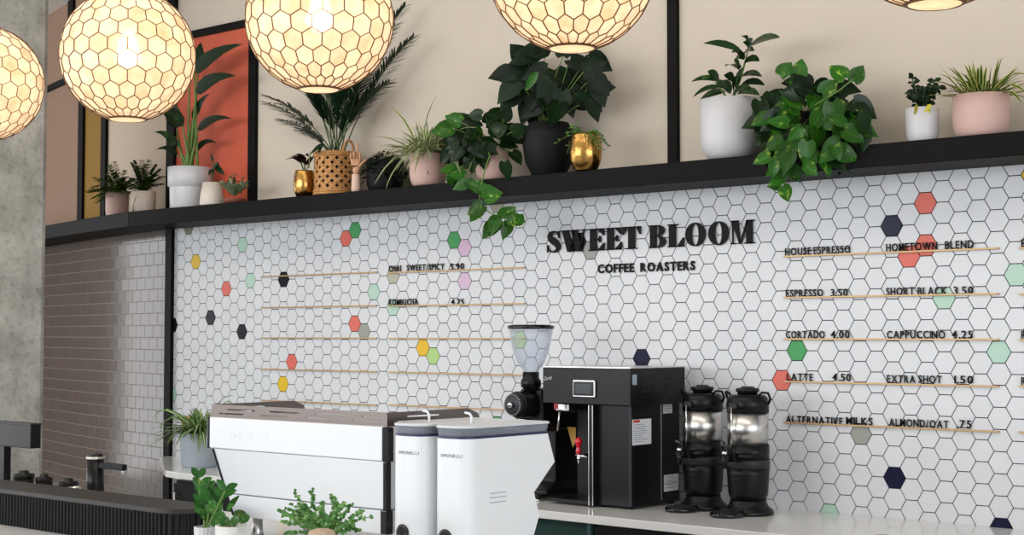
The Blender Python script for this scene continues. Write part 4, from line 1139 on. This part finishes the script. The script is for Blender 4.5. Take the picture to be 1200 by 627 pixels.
# 7 woven basket with palm
c = shelf_pt(393, 6.50); s = sc(393); R_ = 24/s; H_ = 50/s
t = thing('basket_palm', 'palm with feathery fronds in a woven cane basket with handles', 'potted plant', c, 'potted plants along the black ledge')
bk = MB().lathe([(0, .004), (R_*.93, .004), (R_*.93, H_-.02), (R_*.9, H_-.02), (0, H_-.03)], c, 40).build('liner', mat('liner_dark', (30, 24, 20), .9), t)
mb = MB(); NS = 14
def bp(a, z, dr=0): return c+V((math.cos(a)*(R_+dr), math.sin(a)*(R_+dr), z))
for sg in (-1, 1):
    for i in range(NS):
        a0 = 2*PI*i/NS; rows_ = []
        n = 16
        for k in range(n+1):
            u = k/n; a = a0+sg*u*H_/R_*1.0; dr = .0035*math.sin(k*PI/2+ (0 if sg > 0 else PI))
            rows_.append((bp(a-.125, H_*u, dr), bp(a+.125, H_*u, dr), bp(a+.125, H_*u, dr+.004), bp(a-.125, H_*u, dr+.004)))
        mb.loft(rows_, sm=False)
for i in range(NS):
    a = 2*PI*(i+.5)/NS
mb.build('basket_weave', M_cane, t)
mb = MB()
for zz in ((.012, .028), (H_-.014, H_)):
    mb = MB()
    for z in zz: mb.tube([bp(2*PI*i/40, z, .004) for i in range(41)], .0095, 6, cap=False)
    mb.build('basket_rim', M_cane, t)
ad = math.atan2(RT.y, RT.x)
for aa in (ad-.75, ad-.75+PI):
    mb = MB(); mb.tube([bp(aa+.35*math.cos(PI*i/12), H_+.075*math.sin(PI*i/12), .002) for i in range(13)], .008, 6); mb.build('handle', M_cane, t)
MB().lathe([(R_*.93, H_-.03), (0, H_-.02)], c, 24).build('soil', M_soil, t)
mb = MB(); st = MB(); rnd = random.Random(12); b0 = c+V((0, 0, H_-.03))
FR = [((313, 113), .1, -.1), ((312, 120), .07, .05), ((355, 152), .05, .0), ((456, 96), .1, -.05), ((440, 106), .06, .08), ((484, 44), .12, .02), ((474, 8), .1, .06), ((462, 30), .1, -.1),
      ((410, 60), .05, -.1), ((375, 70), .05, -.12), ((350, 95), .08, -.12), ((430, 80), .05, -.14), ((392, 40), .04, 0), ((340, 60), .08, .06), ((365, 30), .05, .08), ((428, 30), .05, .1), ((330, 140), .06, .1), ((385, 100), .02, -.12), ((405, 105), .02, -.08), ((372, 110), .02, -.02), ((420, 118), .03, .0)]
for (q, bl, dd) in FR:
    tip = P(q[0], q[1], min(6.62, 6.5+dd)); st_p = b0+V((rnd.uniform(-.03, .03), rnd.uniform(-.03, .03), 0))
    pts = []
    mid = st_p.lerp(tip, .5)+V((0, 0, bl+.03))-(tip-st_p).cross(V((0, 0, 1)))*0
    mid = V((st_p.x*.62+tip.x*.38, st_p.y*.62+tip.y*.38, st_p.z*.42+tip.z*.58+bl*.6))
    for k in range(11):
        u = k/10; pts.append(st_p*(1-u)**2+mid*2*u*(1-u)+tip*u*u)
    st.tube(pts, [.005-.00035*k for k in range(11)], 5)
    frond(mb, pts[3:], 40, .14, .0062, rnd, 36, droop=.12)
for v in mb.v:
    if v.y > -.012: v.y = -.012
mb.build('foliage', LM_palm, t, recalc=False); st.build('stems', M_stemd, t)
# two big pothos-like leaves and a yellow sprig at the basket's rim
mb = MB(); 
for (a, b, w) in (((381, 170), (364, 181), 5), ((378, 172), (374, 180), 3)):
    mb.blade(arc(P(a[0], a[1], 6.36), P(b[0], b[1], 6.33), .01, 6), w/s, V((0, -.8, .6)), R_OVAL, .25)
mb.build('rim_leaves', LM_dark, t, recalc=False)
st = MB(); st.tube([P(362, 197, 6.37), P(363, 180, 6.36), P(372, 172, 6.36)], .004, 5); st.tube([P(398, 176, 6.37), P(394, 167, 6.35), P(385, 156, 6.33)], .003, 5); st.build('rim_stems', M_stem, t)

# 8 wooden hand
c = shelf_pt(417, 6.36); s = sc(417)
def hand():
    t = thing('wooden_hand', 'jointed wooden hand standing upright with one finger raised beside the basket', 'figurine', c, None)
    MB().lathe([(0, 0), (5.0/s, 0), (5.1/s, 4/s), (4.5/s, 19/s), (4.2/s, 20/s), (0, 20/s)], c, 28).build('forearm', mat('hand_pale', (214, 184, 164), .6), t)
    bm = bmesh.new(); sk = bm.verts.layers.skin.verify()
    def add(p, r, prev=None, root=False):
        v = bm.verts.new(p-c); v[sk].radius = (r, r*.8); v[sk].use_root = root
        if prev: bm.edges.new((prev, v))
        return v
    def at_(dx, dz, dy=0): return c+RT*(dx/s)+V((0, 0, dz/s))-IN*dy
    w0_ = add(at_(0, 19), .019, root=True); w1_ = add(at_(-.3, 25), .027, w0_); w2_ = add(at_(-.2, 32), .034, w1_); 
    fing = [(-5.2, [(39, -.0), (44, .014), (41, .034), (36, .03)]), (-1.8, [(40, .0), (46, .014), (43, .036), (38, .03)]), (1.4, [(40, .0), (46.5, .004), (52, .0), (57, -.002)]), (4.8, [(39, .0), (44, .014), (41, .03), (37, .028)])]
    for dx, jj in fing:
        pv = w2_
        kn = add(at_(dx*.9, 36.5), .0115, w2_); pv = kn
        for i, (dz, dy) in enumerate(jj): pv = add(at_(dx, dz, dy), .0105-.001*i, pv)
    th = add(at_(3.6, 28, .01), .0125, w1_); th = add(at_(7, 32, .015), .0105, th); th = add(at_(9.5, 34.5, .012), .0085, th); th = add(at_(13, 37, .01), .0065, th)
    me = bpy.data.meshes.new('hand'); bm.to_mesh(me); bm.free(); me.materials.append(M_wood)
    o = bpy.data.objects.new('hand', me); COL.objects.link(o); o.parent = t
    m = o.modifiers.new('skin', 'SKIN'); m.use_smooth_shade = True; m2 = o.modifiers.new('sub', 'SUBSURF'); m2.levels = 1; m2.render_levels = 2
hand()
# 9 black pot
c = shelf_pt(451, 6.52); s = sc(451)
t, h = potted('potted_trailing_plant', 'dark small leaved plant in a black pot between hand and pink pot', prof_u(22/s, 38/s, .7), c, M_blackpot)
mb = MB(); rnd = random.Random(31)
for i in range(420):
    a = rnd.uniform(0, 2*PI); r = (26/s)*math.sqrt(rnd.random()); z = h+(.05-.12*(r*s/26)**2)*rnd.uniform(.3, 1.1)-(.09*rnd.random() if r*s > 20 else 0)
    p = c+V((r*math.cos(a), r*math.sin(a), z))
    if p.y > -.02: continue
    mb.blade(curve_pts(p, V((math.cos(a), math.sin(a), rnd.uniform(-.6, .9))), rnd.uniform(.022, .04), .3, 4), .011, V((0, -.5, 1)), R_SMALL, .2)
mb.build('foliage', LM_black, t, recalc=False)
# 10 pink face pot with spider plant
c = shelf_pt(501.5, 6.44); s = sc(501)
t, h = potted('potted_spider_plant', 'striped spider plant in a pale pink pot with a small nose', prof_u(21.5/s, 38/s, .66), c, M_pink)
R_ = 21.5/s
q = c-IN*R_*.93+V((0, 0, 13/s)); MB().tube([q+V((0, 0, .03)), q-IN*.008+V((0, 0, .005)), q+V((0, 0, -.006))], [.004, .009, .005], 8).tube([q+RT*-.02+V((0, 0, .038)), q+V((0, 0, .034)), q+RT*.02+V((0, 0, .038))], .003, 6).build('face', M_pink, t)
arching(t, c+V((0, 0, h-.02)), 230, .34, 41, LM_spid, .009, (20, 88), (.25, .85), r0=.07)
mb = MB()
for (pts) in (((485, 178), (468, 172), (450, 195), (438, 217)), ((486, 178), (474, 180), (458, 200), (452, 222)), ((484, 176), (462, 160), (445, 158), (432, 162)), ((488, 170), (478, 140), (465, 128), (452, 122)),
              ((486, 180), (470, 178), (452, 190), (441, 214)), ((508, 175), (528, 170), (536, 190), (540, 205)), ((490, 172), (470, 168), (452, 172), (430, 184)), ((495, 165), (500, 135), (504, 125), (512, 112)), ((505, 170), (535, 150), (545, 148), (560, 150))):
    k = 0; cp = [P(x_, y_, 6.40-.05*i) for i, (x_, y_) in enumerate(pts)]; pp = []
    for i in range(10):
        u = i/9; pp.append(cp[0]*(1-u)**3+cp[1]*3*u*(1-u)**2+cp[2]*3*u*u*(1-u)+cp[3]*u**3)
    mb.blade(pp, 1.7/s, V((0, -.6, .8)), R_STRAP, .25)
mb.build('long_leaves', LM_spid, t, recalc=False)

def pothos(t, leaves, D, s, seed, mats, fill=(), stemsrc=None, vines=()):
    rnd = random.Random(seed); mb = MB(); st = MB()
    for (x_, y_, ln, ang, mi) in leaves:
        p = P(x_, y_, D+rnd.uniform(-.05, .05) - (.0)); L_ = ln/s
        fleaf(mb, p, ang, L_, L_*.42, rnd, curl=.2, m=mi)
        if stemsrc is not None: st.tube(arc(stemsrc(rnd), p, .02, 6), .0028, 5)
    for (cx_, cy_, rx, ry, n, l0, l1, mi, Df, Db) in fill:
        for i in range(n):
            a = rnd.uniform(0, 2*PI); r = math.sqrt(rnd.random()); x_ = cx_+rx*r*math.cos(a); y_ = cy_+ry*r*math.sin(a)
            p = P(x_, y_, rnd.uniform(Df, Db)); ln = rnd.uniform(l0, l1)
            ang = math.degrees(math.atan2(-(y_-cy_)/ry+.0, (x_-cx_)/rx))*.6 + rnd.uniform(-40, 40)*1.0
            if x_ < cx_: ang = 180-math.degrees(math.atan2(-(y_-cy_)/ry, -(x_-cx_)/rx))*.6+rnd.uniform(-40, 40)
            ang -= 25 if x_ > cx_ else -25
            fleaf(mb, p, ang, ln/s, ln/s*.42, rnd, curl=.25, m=mi)
    for v in vines: st.tube([P(x_, y_, d_) for x_, y_, d_ in v], .0035, 6)
    for v in mb.v:
        if v.y > -.006: v.y = -.006
    mb.build('foliage', mats, t, recalc=False)
    if st.v: st.build('stems', M_stem, t)
# 11 pothos trailing over the ledge
c = shelf_pt(577, 6.45); s = sc(577)
t, h = potted('potted_pothos', 'pothos in a pink pot, its vines trailing over the ledge beside the spider plant', prof_u(20/s, 38/s, .62), c, M_pink)
DF = DW-SHD-.05
LV = [(530, 150, 26, 190, 0), (540, 143, 22, 160, 0), (556, 155, 18, 215, 1), (548, 160, 20, 340, 1), (570, 140, 22, 20, 1), (590, 140, 20, 60, 1), (562, 175, 22, 250, 1), (600, 155, 22, 20, 1), (600, 178, 20, 310, 1),
      (556, 150, 20, 300, 0), (536, 200, 22, 170, 0), (538, 204, 18, 200, 0), (548, 212, 16, 310, 0), (576, 168, 18, 250, 1), (592, 190, 20, 280, 1), (526, 208, 15, 320, 0)]
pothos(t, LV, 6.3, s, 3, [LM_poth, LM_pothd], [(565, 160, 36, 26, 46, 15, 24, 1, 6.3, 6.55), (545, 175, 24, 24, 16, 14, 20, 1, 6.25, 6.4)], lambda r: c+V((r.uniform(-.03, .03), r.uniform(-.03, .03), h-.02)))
mb = MB(); rnd = random.Random(77)
for (x_, y_, ln, ang) in ((566, 222, 20, 150), (564, 226, 22, 12), (568, 232, 24, 20), (566, 240, 22, 215), (562, 244, 20, 235), (582, 255, 20, 250), (586, 258, 22, 215), (590, 252, 18, 30), (596, 262, 18, 250), (596, 256, 20, 350), (606, 262, 15, 60), (590, 256, 16, 100), (580, 262, 22, 230), (548, 214, 18, 200), (544, 206, 20, 170)):
    fleaf(mb, P(x_, y_, DF+rnd.uniform(-.03, .02)), ang, ln/s*1.02, ln/s*.42, rnd, tilt=.3, m=0)
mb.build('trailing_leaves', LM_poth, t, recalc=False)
st = MB(); st.tube([c+V((0, -.05, h)), P(574, 182, DF-.02), P(568, 200, DF-.03), P(562, 225, DF), P(562, 240, DF), P(575, 250, DF), P(592, 256, DF), P(606, 262, DF)], .004, 6)
st.tube([c+V((-.05, -.05, h)), P(552, 192, DF-.02), P(546, 210, DF-.01)], .0035, 6); st.build('vines', M_stem, t)
# 12 big black pot
c = shelf_pt(643, 6.50); s = sc(643)
t, h = potted('potted_monstera', 'large dark leafed plant in a big matte black pot under the lamp', [(18/s, 0), (20/s, 3/s), (28/s, 18/s), (31/s, 38/s), (31/s, 50/s), (28.5/s, 58/s), (24/s, 62/s), (24/s, 64/s)], c, M_blackpot)
LV = [(618, 80, 34, 205, 0), (606, 96, 32, 225, 0), (630, 66, 30, 170, 0), (608, 112, 32, 215, 0), (622, 100, 26, 250, 1), (650, 82, 38, 295, 1), (668, 70, 32, 330, 0), (690, 66, 30, 330, 0), (695, 90, 28, 310, 0), (700, 98, 26, 285, 0),
      (640, 112, 24, 280, 1), (656, 120, 28, 250, 1), (628, 112, 26, 320, 0), (675, 110, 30, 320, 0), (690, 118, 26, 300, 0), (660, 66, 26, 80, 0), (616, 70, 30, 140, 0), (600, 84, 28, 190, 0), (684, 84, 30, 20, 0), (638, 64, 26, 110, 0),
      (646, 95, 28, 230, 0), (664, 95, 26, 300, 0)]
pothos(t, LV, 6.38, s, 5, [LM_black, LM_dark], [(648, 92, 48, 38, 44, 24, 34, 0, 6.35, 6.6)], lambda r: c+V((r.uniform(-.05, .05), r.uniform(-.05, .05), h-.02)))
mb = MB(); rnd = random.Random(1)
fleaf(mb, P(630, 84, 6.2), 235, 22/s, 5/s, rnd, R_OVAL)
mb.build('new_leaf', LM_poth, t, recalc=False)
# 13 gold pot with small leaves
c = shelf_pt(686.5, 6.36); s = sc(686)
t, h = potted('potted_peperomia', 'small leaved trailing plant in a shiny gold pot before the black pot', gold(19/s, 42/s), c, M_gold)
mb = MB(); st = MB(); rnd = random.Random(13)
for i in range(46):
    a = rnd.uniform(0, 2*PI); e = rnd.uniform(.2, 1.3); L_ = rnd.uniform(.06, .15); d = V((math.cos(a)*math.cos(e), math.sin(a)*math.cos(e), math.sin(e)))
    pts = curve_pts(c+V((.03*math.cos(a), .03*math.sin(a), h-.01)), d, L_, rnd.uniform(.5, 1.3), 8)
    st.tube(pts, .0015, 4)
    for k in range(1, 8):
        for q_ in range(2):
            dd = V((rnd.uniform(-1, 1), rnd.uniform(-1, 1), rnd.uniform(-.3, 1)))
            mb.blade(curve_pts(pts[k], dd, rnd.uniform(.013, .02), .2, 3), .0058, V((0, -.6, .7)), R_SMALL, .2)
mb.build('foliage', LM_small, t, recalc=False); st.build('stems', M_stem, t)
# 14 rubber plant
c = shelf_pt(857, 6.50); s = sc(857)
t, h = potted('potted_rubber_plant', 'rubber plant with broad leaves in a large white pot', prof_u(36.5/s, 72/s, .52), c, M_whitepot)
mb = MB(); st = MB(); rnd = random.Random(3); b0 = c+V((0, 0, h-.02))
stemp = [b0, P(868, 90, 6.5), P(874, 70, 6.48), P(877, 56, 6.46)]
st.tube(stemp, [.008, .007, .005, .003], 7); st.tube([b0, P(846, 106, 6.45), P(838, 96, 6.43)], .005, 6)
LV = [((869, 60), (824, 51), 5.0), ((876, 56), (914, 44), 7.5), ((876, 54), (870, 42), 5), ((872, 70), (858, 62), 6), ((872, 74), (890, 72), 6), ((866, 82), (850, 78), 6), ((868, 90), (893, 90), 5), ((862, 104), (872, 80), 6), ((868, 100), (896, 100), 6), ((864, 98), (848, 88), 5),
      ((845, 95), (810, 96), 4.5), ((844, 102), (812, 114), 5), ((842, 96), (829, 84), 5), ((850, 108), (820, 118), 5), ((856, 110), (846, 96), 6), ((864, 110), (890, 112), 6), ((860, 108), (864, 88), 5), ((850, 104), (838, 100), 5), ((876, 56), (882, 48), 4), ((870, 66), (884, 60), 5), ((858, 112), (880, 104), 7), ((868, 80), (862, 68), 6)]
for (a, b, w) in LV:
    mb.blade(arc(P(a[0], a[1], 6.46+rnd.uniform(-.06, .04)), P(b[0], b[1], 6.42+rnd.uniform(-.12, .05)), .018, 9), w/s, V((rnd.uniform(-.3, .3), -1.0, rnd.uniform(.2, .9))), R_OVAL, .2)
mb.build('foliage', LM_rub, t, recalc=False); st.build('stems', M_stem, t)
# 15 large trailing pothos
c = shelf_pt(952, 6.52); s = sc(952)
t, h = potted('potted_pothos', 'big bushy pothos spilling over the ledge right of the rubber plant', prof_u(24/s, 48/s, .7), c, M_blackpot)
LV = [(914, 88, 22, 50, 0), (935, 92, 26, 80, 0), (990, 92, 26, 130, 0), (1000, 95, 24, 60, 0), (904, 110, 26, 265, 1), (890, 118, 26, 270, 1), (920, 130, 26, 290, 0), (955, 108, 30, 265, 0), (975, 120, 30, 280, 0), (1000, 120, 32, 330, 1), (1010, 130, 30, 285, 1),
      (940, 150, 28, 280, 0), (958, 150, 26, 270, 0), (990, 140, 34, 260, 0), (1012, 150, 26, 270, 1), (915, 160, 30, 250, 0), (924, 178, 28, 210, 0), (950, 182, 28, 320, 0), (985, 166, 30, 225, 0), (900, 178, 24, 275, 1), (1000, 160, 24, 310, 1), (930, 112, 24, 230, 0), (970, 100, 26, 200, 1), (900, 134, 22, 240, 1), (964, 130, 26, 240, 0)]
rnd = random.Random(21)
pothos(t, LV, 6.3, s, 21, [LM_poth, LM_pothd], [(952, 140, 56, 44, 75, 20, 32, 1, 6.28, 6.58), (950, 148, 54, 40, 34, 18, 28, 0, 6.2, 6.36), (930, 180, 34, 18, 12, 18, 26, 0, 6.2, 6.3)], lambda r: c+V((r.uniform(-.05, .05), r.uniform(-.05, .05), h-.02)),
       vines=[((928, 160, 6.3), (926, 185, DF), (922, 205, DF), (918, 220, DF)), ((945, 130, 6.35), (960, 120, 6.25), (985, 105, 6.25), (1000, 92, 6.3))])
mb = MB()
for (x_, y_, ln, ang) in ((920, 200, 18, 60), (916, 210, 18, 200), (918, 218, 20, 290), (926, 208, 16, 20), (922, 192, 22, 250), (914, 216, 16, 190), (930, 196, 18, 300)):
    fleaf(mb, P(x_, y_, DF+rnd.uniform(-.03, .02)), ang, ln/s, ln/s*.42, rnd, tilt=.3)
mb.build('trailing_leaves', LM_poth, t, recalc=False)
# 16 small white pot
c = shelf_pt(1081.5, 6.45); s = sc(1081)
t, h = potted('potted_zz_plant', 'small dark plant in a narrow white pot with yellow leaf tips', prof_u(19/s, 40/s, .72), c, M_whitepot)
mb = MB(); st = MB(); rnd = random.Random(16)
for k, tip in enumerate(((1069, 92), (1072, 106), (1084, 104), (1095, 96), (1100, 102), (1066, 112), (1090, 112))):
    p0 = c+V((0, 0, h-.02)); q = P(tip[0], tip[1], 6.45+rnd.uniform(-.08, .08)); pts = arc(p0, q, .01, 7); st.tube(pts, .003, 5)
    for i in range(2, 7):
        for sg in (-1, 1):
            d = RT*sg*rnd.uniform(.6, 1)+V((0, 0, rnd.uniform(-.2, .9)))-IN*rnd.uniform(-.5, .6)
            mb.blade(curve_pts(pts[i], d, rnd.uniform(.03, .045), .3, 5), .014, V((0, -1, .5)), R_OVAL, .2, m=0)
for (x_, ang) in ((1074, 265), (1087, 280), (1091, 230)): fleaf(mb, P(x_, 122, 6.3), ang, .045, .01, rnd, R_OVAL, m=1)
mb.build('foliage', [LM_dark, leafmat('leaf_yellow', (196, 186, 66), (120, 150, 60), 'noise', .4, 20)], t, recalc=False); st.build('stems', M_stemd, t)
# 17 pink pot with dracaena
c = shelf_pt(1150.5, 6.47); s = sc(1150)
t, h = potted('potted_dracaena', 'bushy yellow edged dracaena in a blush pink pot at the right end', prof_u(32/s, 50/s, .72), c, M_pink)
arching(t, c+V((0, 0, h-.02)), 95, .25, 50, LM_drac, .0095, (18, 88), (.15, .55), rows=R_SPEAR, r0=.07)
mb = MB()
for (a, b) in (((1176, 100), (1206, 112)), ((1178, 108), (1198, 122)), ((1176, 96), (1204, 88))): mb.blade(arc(P(a[0], a[1], 6.4), P(b[0], b[1], 6.36), .02, 7), .009, V((0, -.6, .8)), R_SPEAR, .2)
mb.build('long_leaves', LM_drac, t, recalc=False)

# --- spider plant on the back counter
q = PZ(231, 547, ZC); c = V((q.x, q.y+.02, ZC)); s = F/((c-CAM).dot(FW))
t, h = potted('potted_spider_plant', 'striped spider plant in a pale grey pot behind the espresso machine', [(19.5/s, 0), (21/s, .01), (22.5/s, 26/s), (23.3/s, 40/s)], c, M_grey, group='spider plants')
arching(t, c+V((0, 0, h-.02)), 170, .34, 61, LM_spid2, .0125, (25, 80), (.35, .9), r0=.06)
mb = MB()
for pts in (((225, 500), (195, 470), (185, 480), (178, 493)), ((240, 500), (250, 475), (262, 462), (274, 464)), ((236, 500), (233, 488), (228, 505), (226, 520)), ((240, 498), (262, 470), (268, 466), (272, 474)), ((222, 500), (205, 480), (190, 490), (188, 505))):
    D_ = c.y-CAM.y; cp = [P(x_, y_, D_-.06-.04*i) for i, (x_, y_) in enumerate(pts)]; pp = []
    for i in range(10):
        u = i/9; pp.append(cp[0]*(1-u)**3+cp[1]*3*u*(1-u)**2+cp[2]*3*u*u*(1-u)+cp[3]*u**3)
    mb.blade(pp, 2.3/s, V((0, -.6, .8)), R_STRAP, .25)
mb.build('long_leaves', LM_spid2, t, recalc=False)

# --- plants on the front bar
def front_pot(px, ytop, D, rpx): 
    p = P(px, ytop, D); s = F/((p-CAM).dot(FW)); return V((p.x, p.y, ZF)), p.z-ZF, rpx/s, s
c, hh_, r, s = front_pot(240.5, 617, 3.36, 12.5)
G3 = 'small potted plants in front of the espresso machine'
t = thing('potted_zz_plant', 'upright glossy green plant in a ribbed white pot at the end of the fluted screen', 'potted plant', c, G3)
mb = MB(); n = 36
rings = [[(c.x+(r*k+.0016*(i % 2))*math.cos(2*PI*i/n), c.y+(r*k+.0016*(i % 2))*math.sin(2*PI*i/n), c.z+z) for i in range(n)] for k, z in ((.9, 0), (1, hh_), (.9, hh_), (.88, hh_-.02))]
mb.loft(rings, sm=False, cap=False); mb.build('pot', M_whitepot, t); MB().lathe([(r*.89, hh_-.015), (0, hh_-.01)], c, 20).build('soil', M_soil, t)
mb = MB(); st = MB(); rnd = random.Random(14)
for tip, lv in (((233, 560), 5), ((241, 575), 4), ((252, 580), 4), ((264, 575), 4), ((246, 590), 3)):
    q = P(tip[0], tip[1], 3.36+rnd.uniform(-.04, .04)); pts = arc(c+V((rnd.uniform(-.01, .01), 0, hh_-.02)), q, .0, 8); st.tube(pts, .004, 6)
    for i in range(3, 8):
        for sg in (-1, 1):
            d = RT*sg*rnd.uniform(.5, .9)+V((0, 0, rnd.uniform(.6, 1.3)))-IN*rnd.uniform(-.6, .6)
            mb.blade(curve_pts(pts[i], d, rnd.uniform(.045, .062), .2, 6), .0135, (-IN+V((0, 0, rnd.uniform(0, .5)))), R_OVAL, .2)
fleaf(mb, P(266, 600, 3.36), 62, .075, .013, rnd, R_OVAL); fleaf(mb, P(244, 588, 3.3), 115, .07, .02, rnd, R_OVAL)
mb.build('foliage', leafmat('leaf_glossy', (46, 96, 38), (92, 146, 66), 'noise', .45, 12, .25), t, recalc=False); st.build('stems', M_stem, t)
c, hh_, r, s = front_pot(272.5, 615.5, 3.30, 20)
t = thing('potted_pilea', 'round leafed plant in a speckled white pot right of the ribbed pot', 'potted plant', c, G3)
MB().lathe([(0, 0), (r*.9, 0), (r*.96, .01), (r, hh_), (r-.006, hh_), (r-.008, hh_-.02)], c, 40).build('pot', mat('speckled_white', (226, 226, 224), .5, var=.16, scale=160), t)
MB().lathe([(r-.007, hh_-.018), (0, hh_-.012)], c, 30).build('soil', M_soil, t)
mb = MB(); st = MB(); rnd = random.Random(4)
for (x_, y_, rr_, ) in ((257, 606, 8), (263, 611, 6.5), (281, 603, 8), (286, 608, 7), (275, 610, 6), (268, 613, 5), (252, 612, 6)):
    p = P(x_, y_, 3.30+rnd.uniform(-.03, .03)); st.tube(arc(c+V((0, 0, hh_-.02)), p, .01, 6), .0025, 5)
    nn = (-IN+V((0, 0, rnd.uniform(.2, 1.2)))+RT*rnd.uniform(-.5, .5)).normalized(); a = nn.orthogonal().normalized(); b = nn.cross(a); n0 = len(mb.v); R2 = rr_/s
    mb.v.append(p-nn*.004)
    for i in range(18): w = 2*PI*i/18; mb.v.append(p+a*R2*math.cos(w)+b*R2*math.sin(w)*.9)
    for i in range(18): mb.quad([n0, n0+1+i, n0+1+(i+1) % 18], [(.7, .5), (.9, 0), (.9, 1)], sm=True)
mb.build('foliage', LM_mid, t, recalc=False); st.build('stems', M_stem, t)
c, hh_, r, s = front_pot(377, 622, 3.22, 13)
t = thing('potted_creeping_fig', 'creeping plant with tiny leaves spilling from a tan pot before the machine', 'potted plant', c, G3)
MB().lathe([(0, 0), (r*1.2, 0), (r*1.9, hh_*.5), (r*1.7, hh_*.8), (r*1.1, hh_), (r*.6, hh_+.006), (0, hh_+.008)], c, 36).build('pot', mat('tan_stone', (186, 164, 142), .8, var=.2, scale=60, bump=.5), t)
mb = MB(); st = MB(); rnd = random.Random(19)
TV = [((340, 604), (326, 598)), ((352, 600), (346, 575)), ((360, 596), (366, 574)), ((376, 600), (378, 590)), ((392, 596), (404, 590)), ((400, 610), (434, 606)), ((410, 604), (424, 600)), ((350, 612), (332, 612)), ((398, 592), (390, 582)), ((410, 616), (420, 622)), ((345, 620), (336, 626)), ((384, 606), (396, 600)), ((362, 606), (356, 590)), ((402, 600), (412, 592))]
TV += [((377+rnd.uniform(-30, 30), 606+rnd.uniform(-4, 6)), (377+rnd.uniform(-45, 45), 600+rnd.uniform(-10, 22))) for _ in range(26)]
for (m_, e_) in TV:
    D_ = 3.34+rnd.uniform(-.08, .1)
    p0 = c+V((rnd.uniform(-.02, .02), .04, hh_-.03)); p1_ = P(m_[0], m_[1], D_); p2 = P(e_[0], e_[1], D_)
    pts = [p0*(1-u)**2+p1_*2*u*(1-u)+p2*u*u for u in [i/13 for i in range(14)]]; st.tube(pts, .0013, 4)
    for k in range(3, 14):
        for q_ in range(3):
            d = V((rnd.uniform(-1, 1), rnd.uniform(-1, 1), rnd.uniform(-.4, 1)))
            mb.blade(curve_pts(pts[k], d, rnd.uniform(.01, .017), .2, 3), .0062, -IN+V((0, 0, .4)), R_SMALL, .2)
mb.build('foliage', leafmat('leaf_creeper', (84, 134, 68), (150, 190, 120), 'noise', .45, 40, .4), t, recalc=False); st.build('stems', M_stem, t)

# ------------------------------------------------------------------ light
w = bpy.data.worlds.new('world'); scene.world = w; w.use_nodes = True
bg = w.node_tree.nodes['Background']; bg.inputs[0].default_value = (.80, .90, 1.0, 1); bg.inputs[1].default_value = .7
def area(name, loc, target, sx, sy, e, col):
    ld = bpy.data.lights.new(name, 'AREA'); ld.shape = 'RECTANGLE'; ld.size = sx; ld.size_y = sy; ld.energy = e; ld.color = col
    o = bpy.data.objects.new(name, ld); COL.objects.link(o); o.location = loc
    o.rotation_euler = (V(target)-V(loc)).to_track_quat('-Z', 'Y').to_euler(); return o
area('window_light_front', (0, -13.5, 3.0), (4, 0, 1.6), 12, 3.2, 800, (.95, .97, 1))
area('window_light_left', (-8.7, -7.0, 2.1), (4, -7.0, 2.1), 11.8, 4.1, 480, (.95, .97, 1))
area('window_light_right', (14, -6, 2.6), (4, -1, 1.6), 8, 3.2, 330, (.95, .97, 1))
area('overhead_fill', (3.4, -3.2, 4.6), (3.4, -3.0, 0), 9, 1.6, 90, (1, .93, .84))  # added unseen fill from above for counter and ledge tops, no known fitting
vs_ = scene.view_settings
vs_.view_transform = 'Standard'; vs_.look = 'None'; vs_.exposure = 0; vs_.gamma = 1; vs_.use_curve_mapping = False
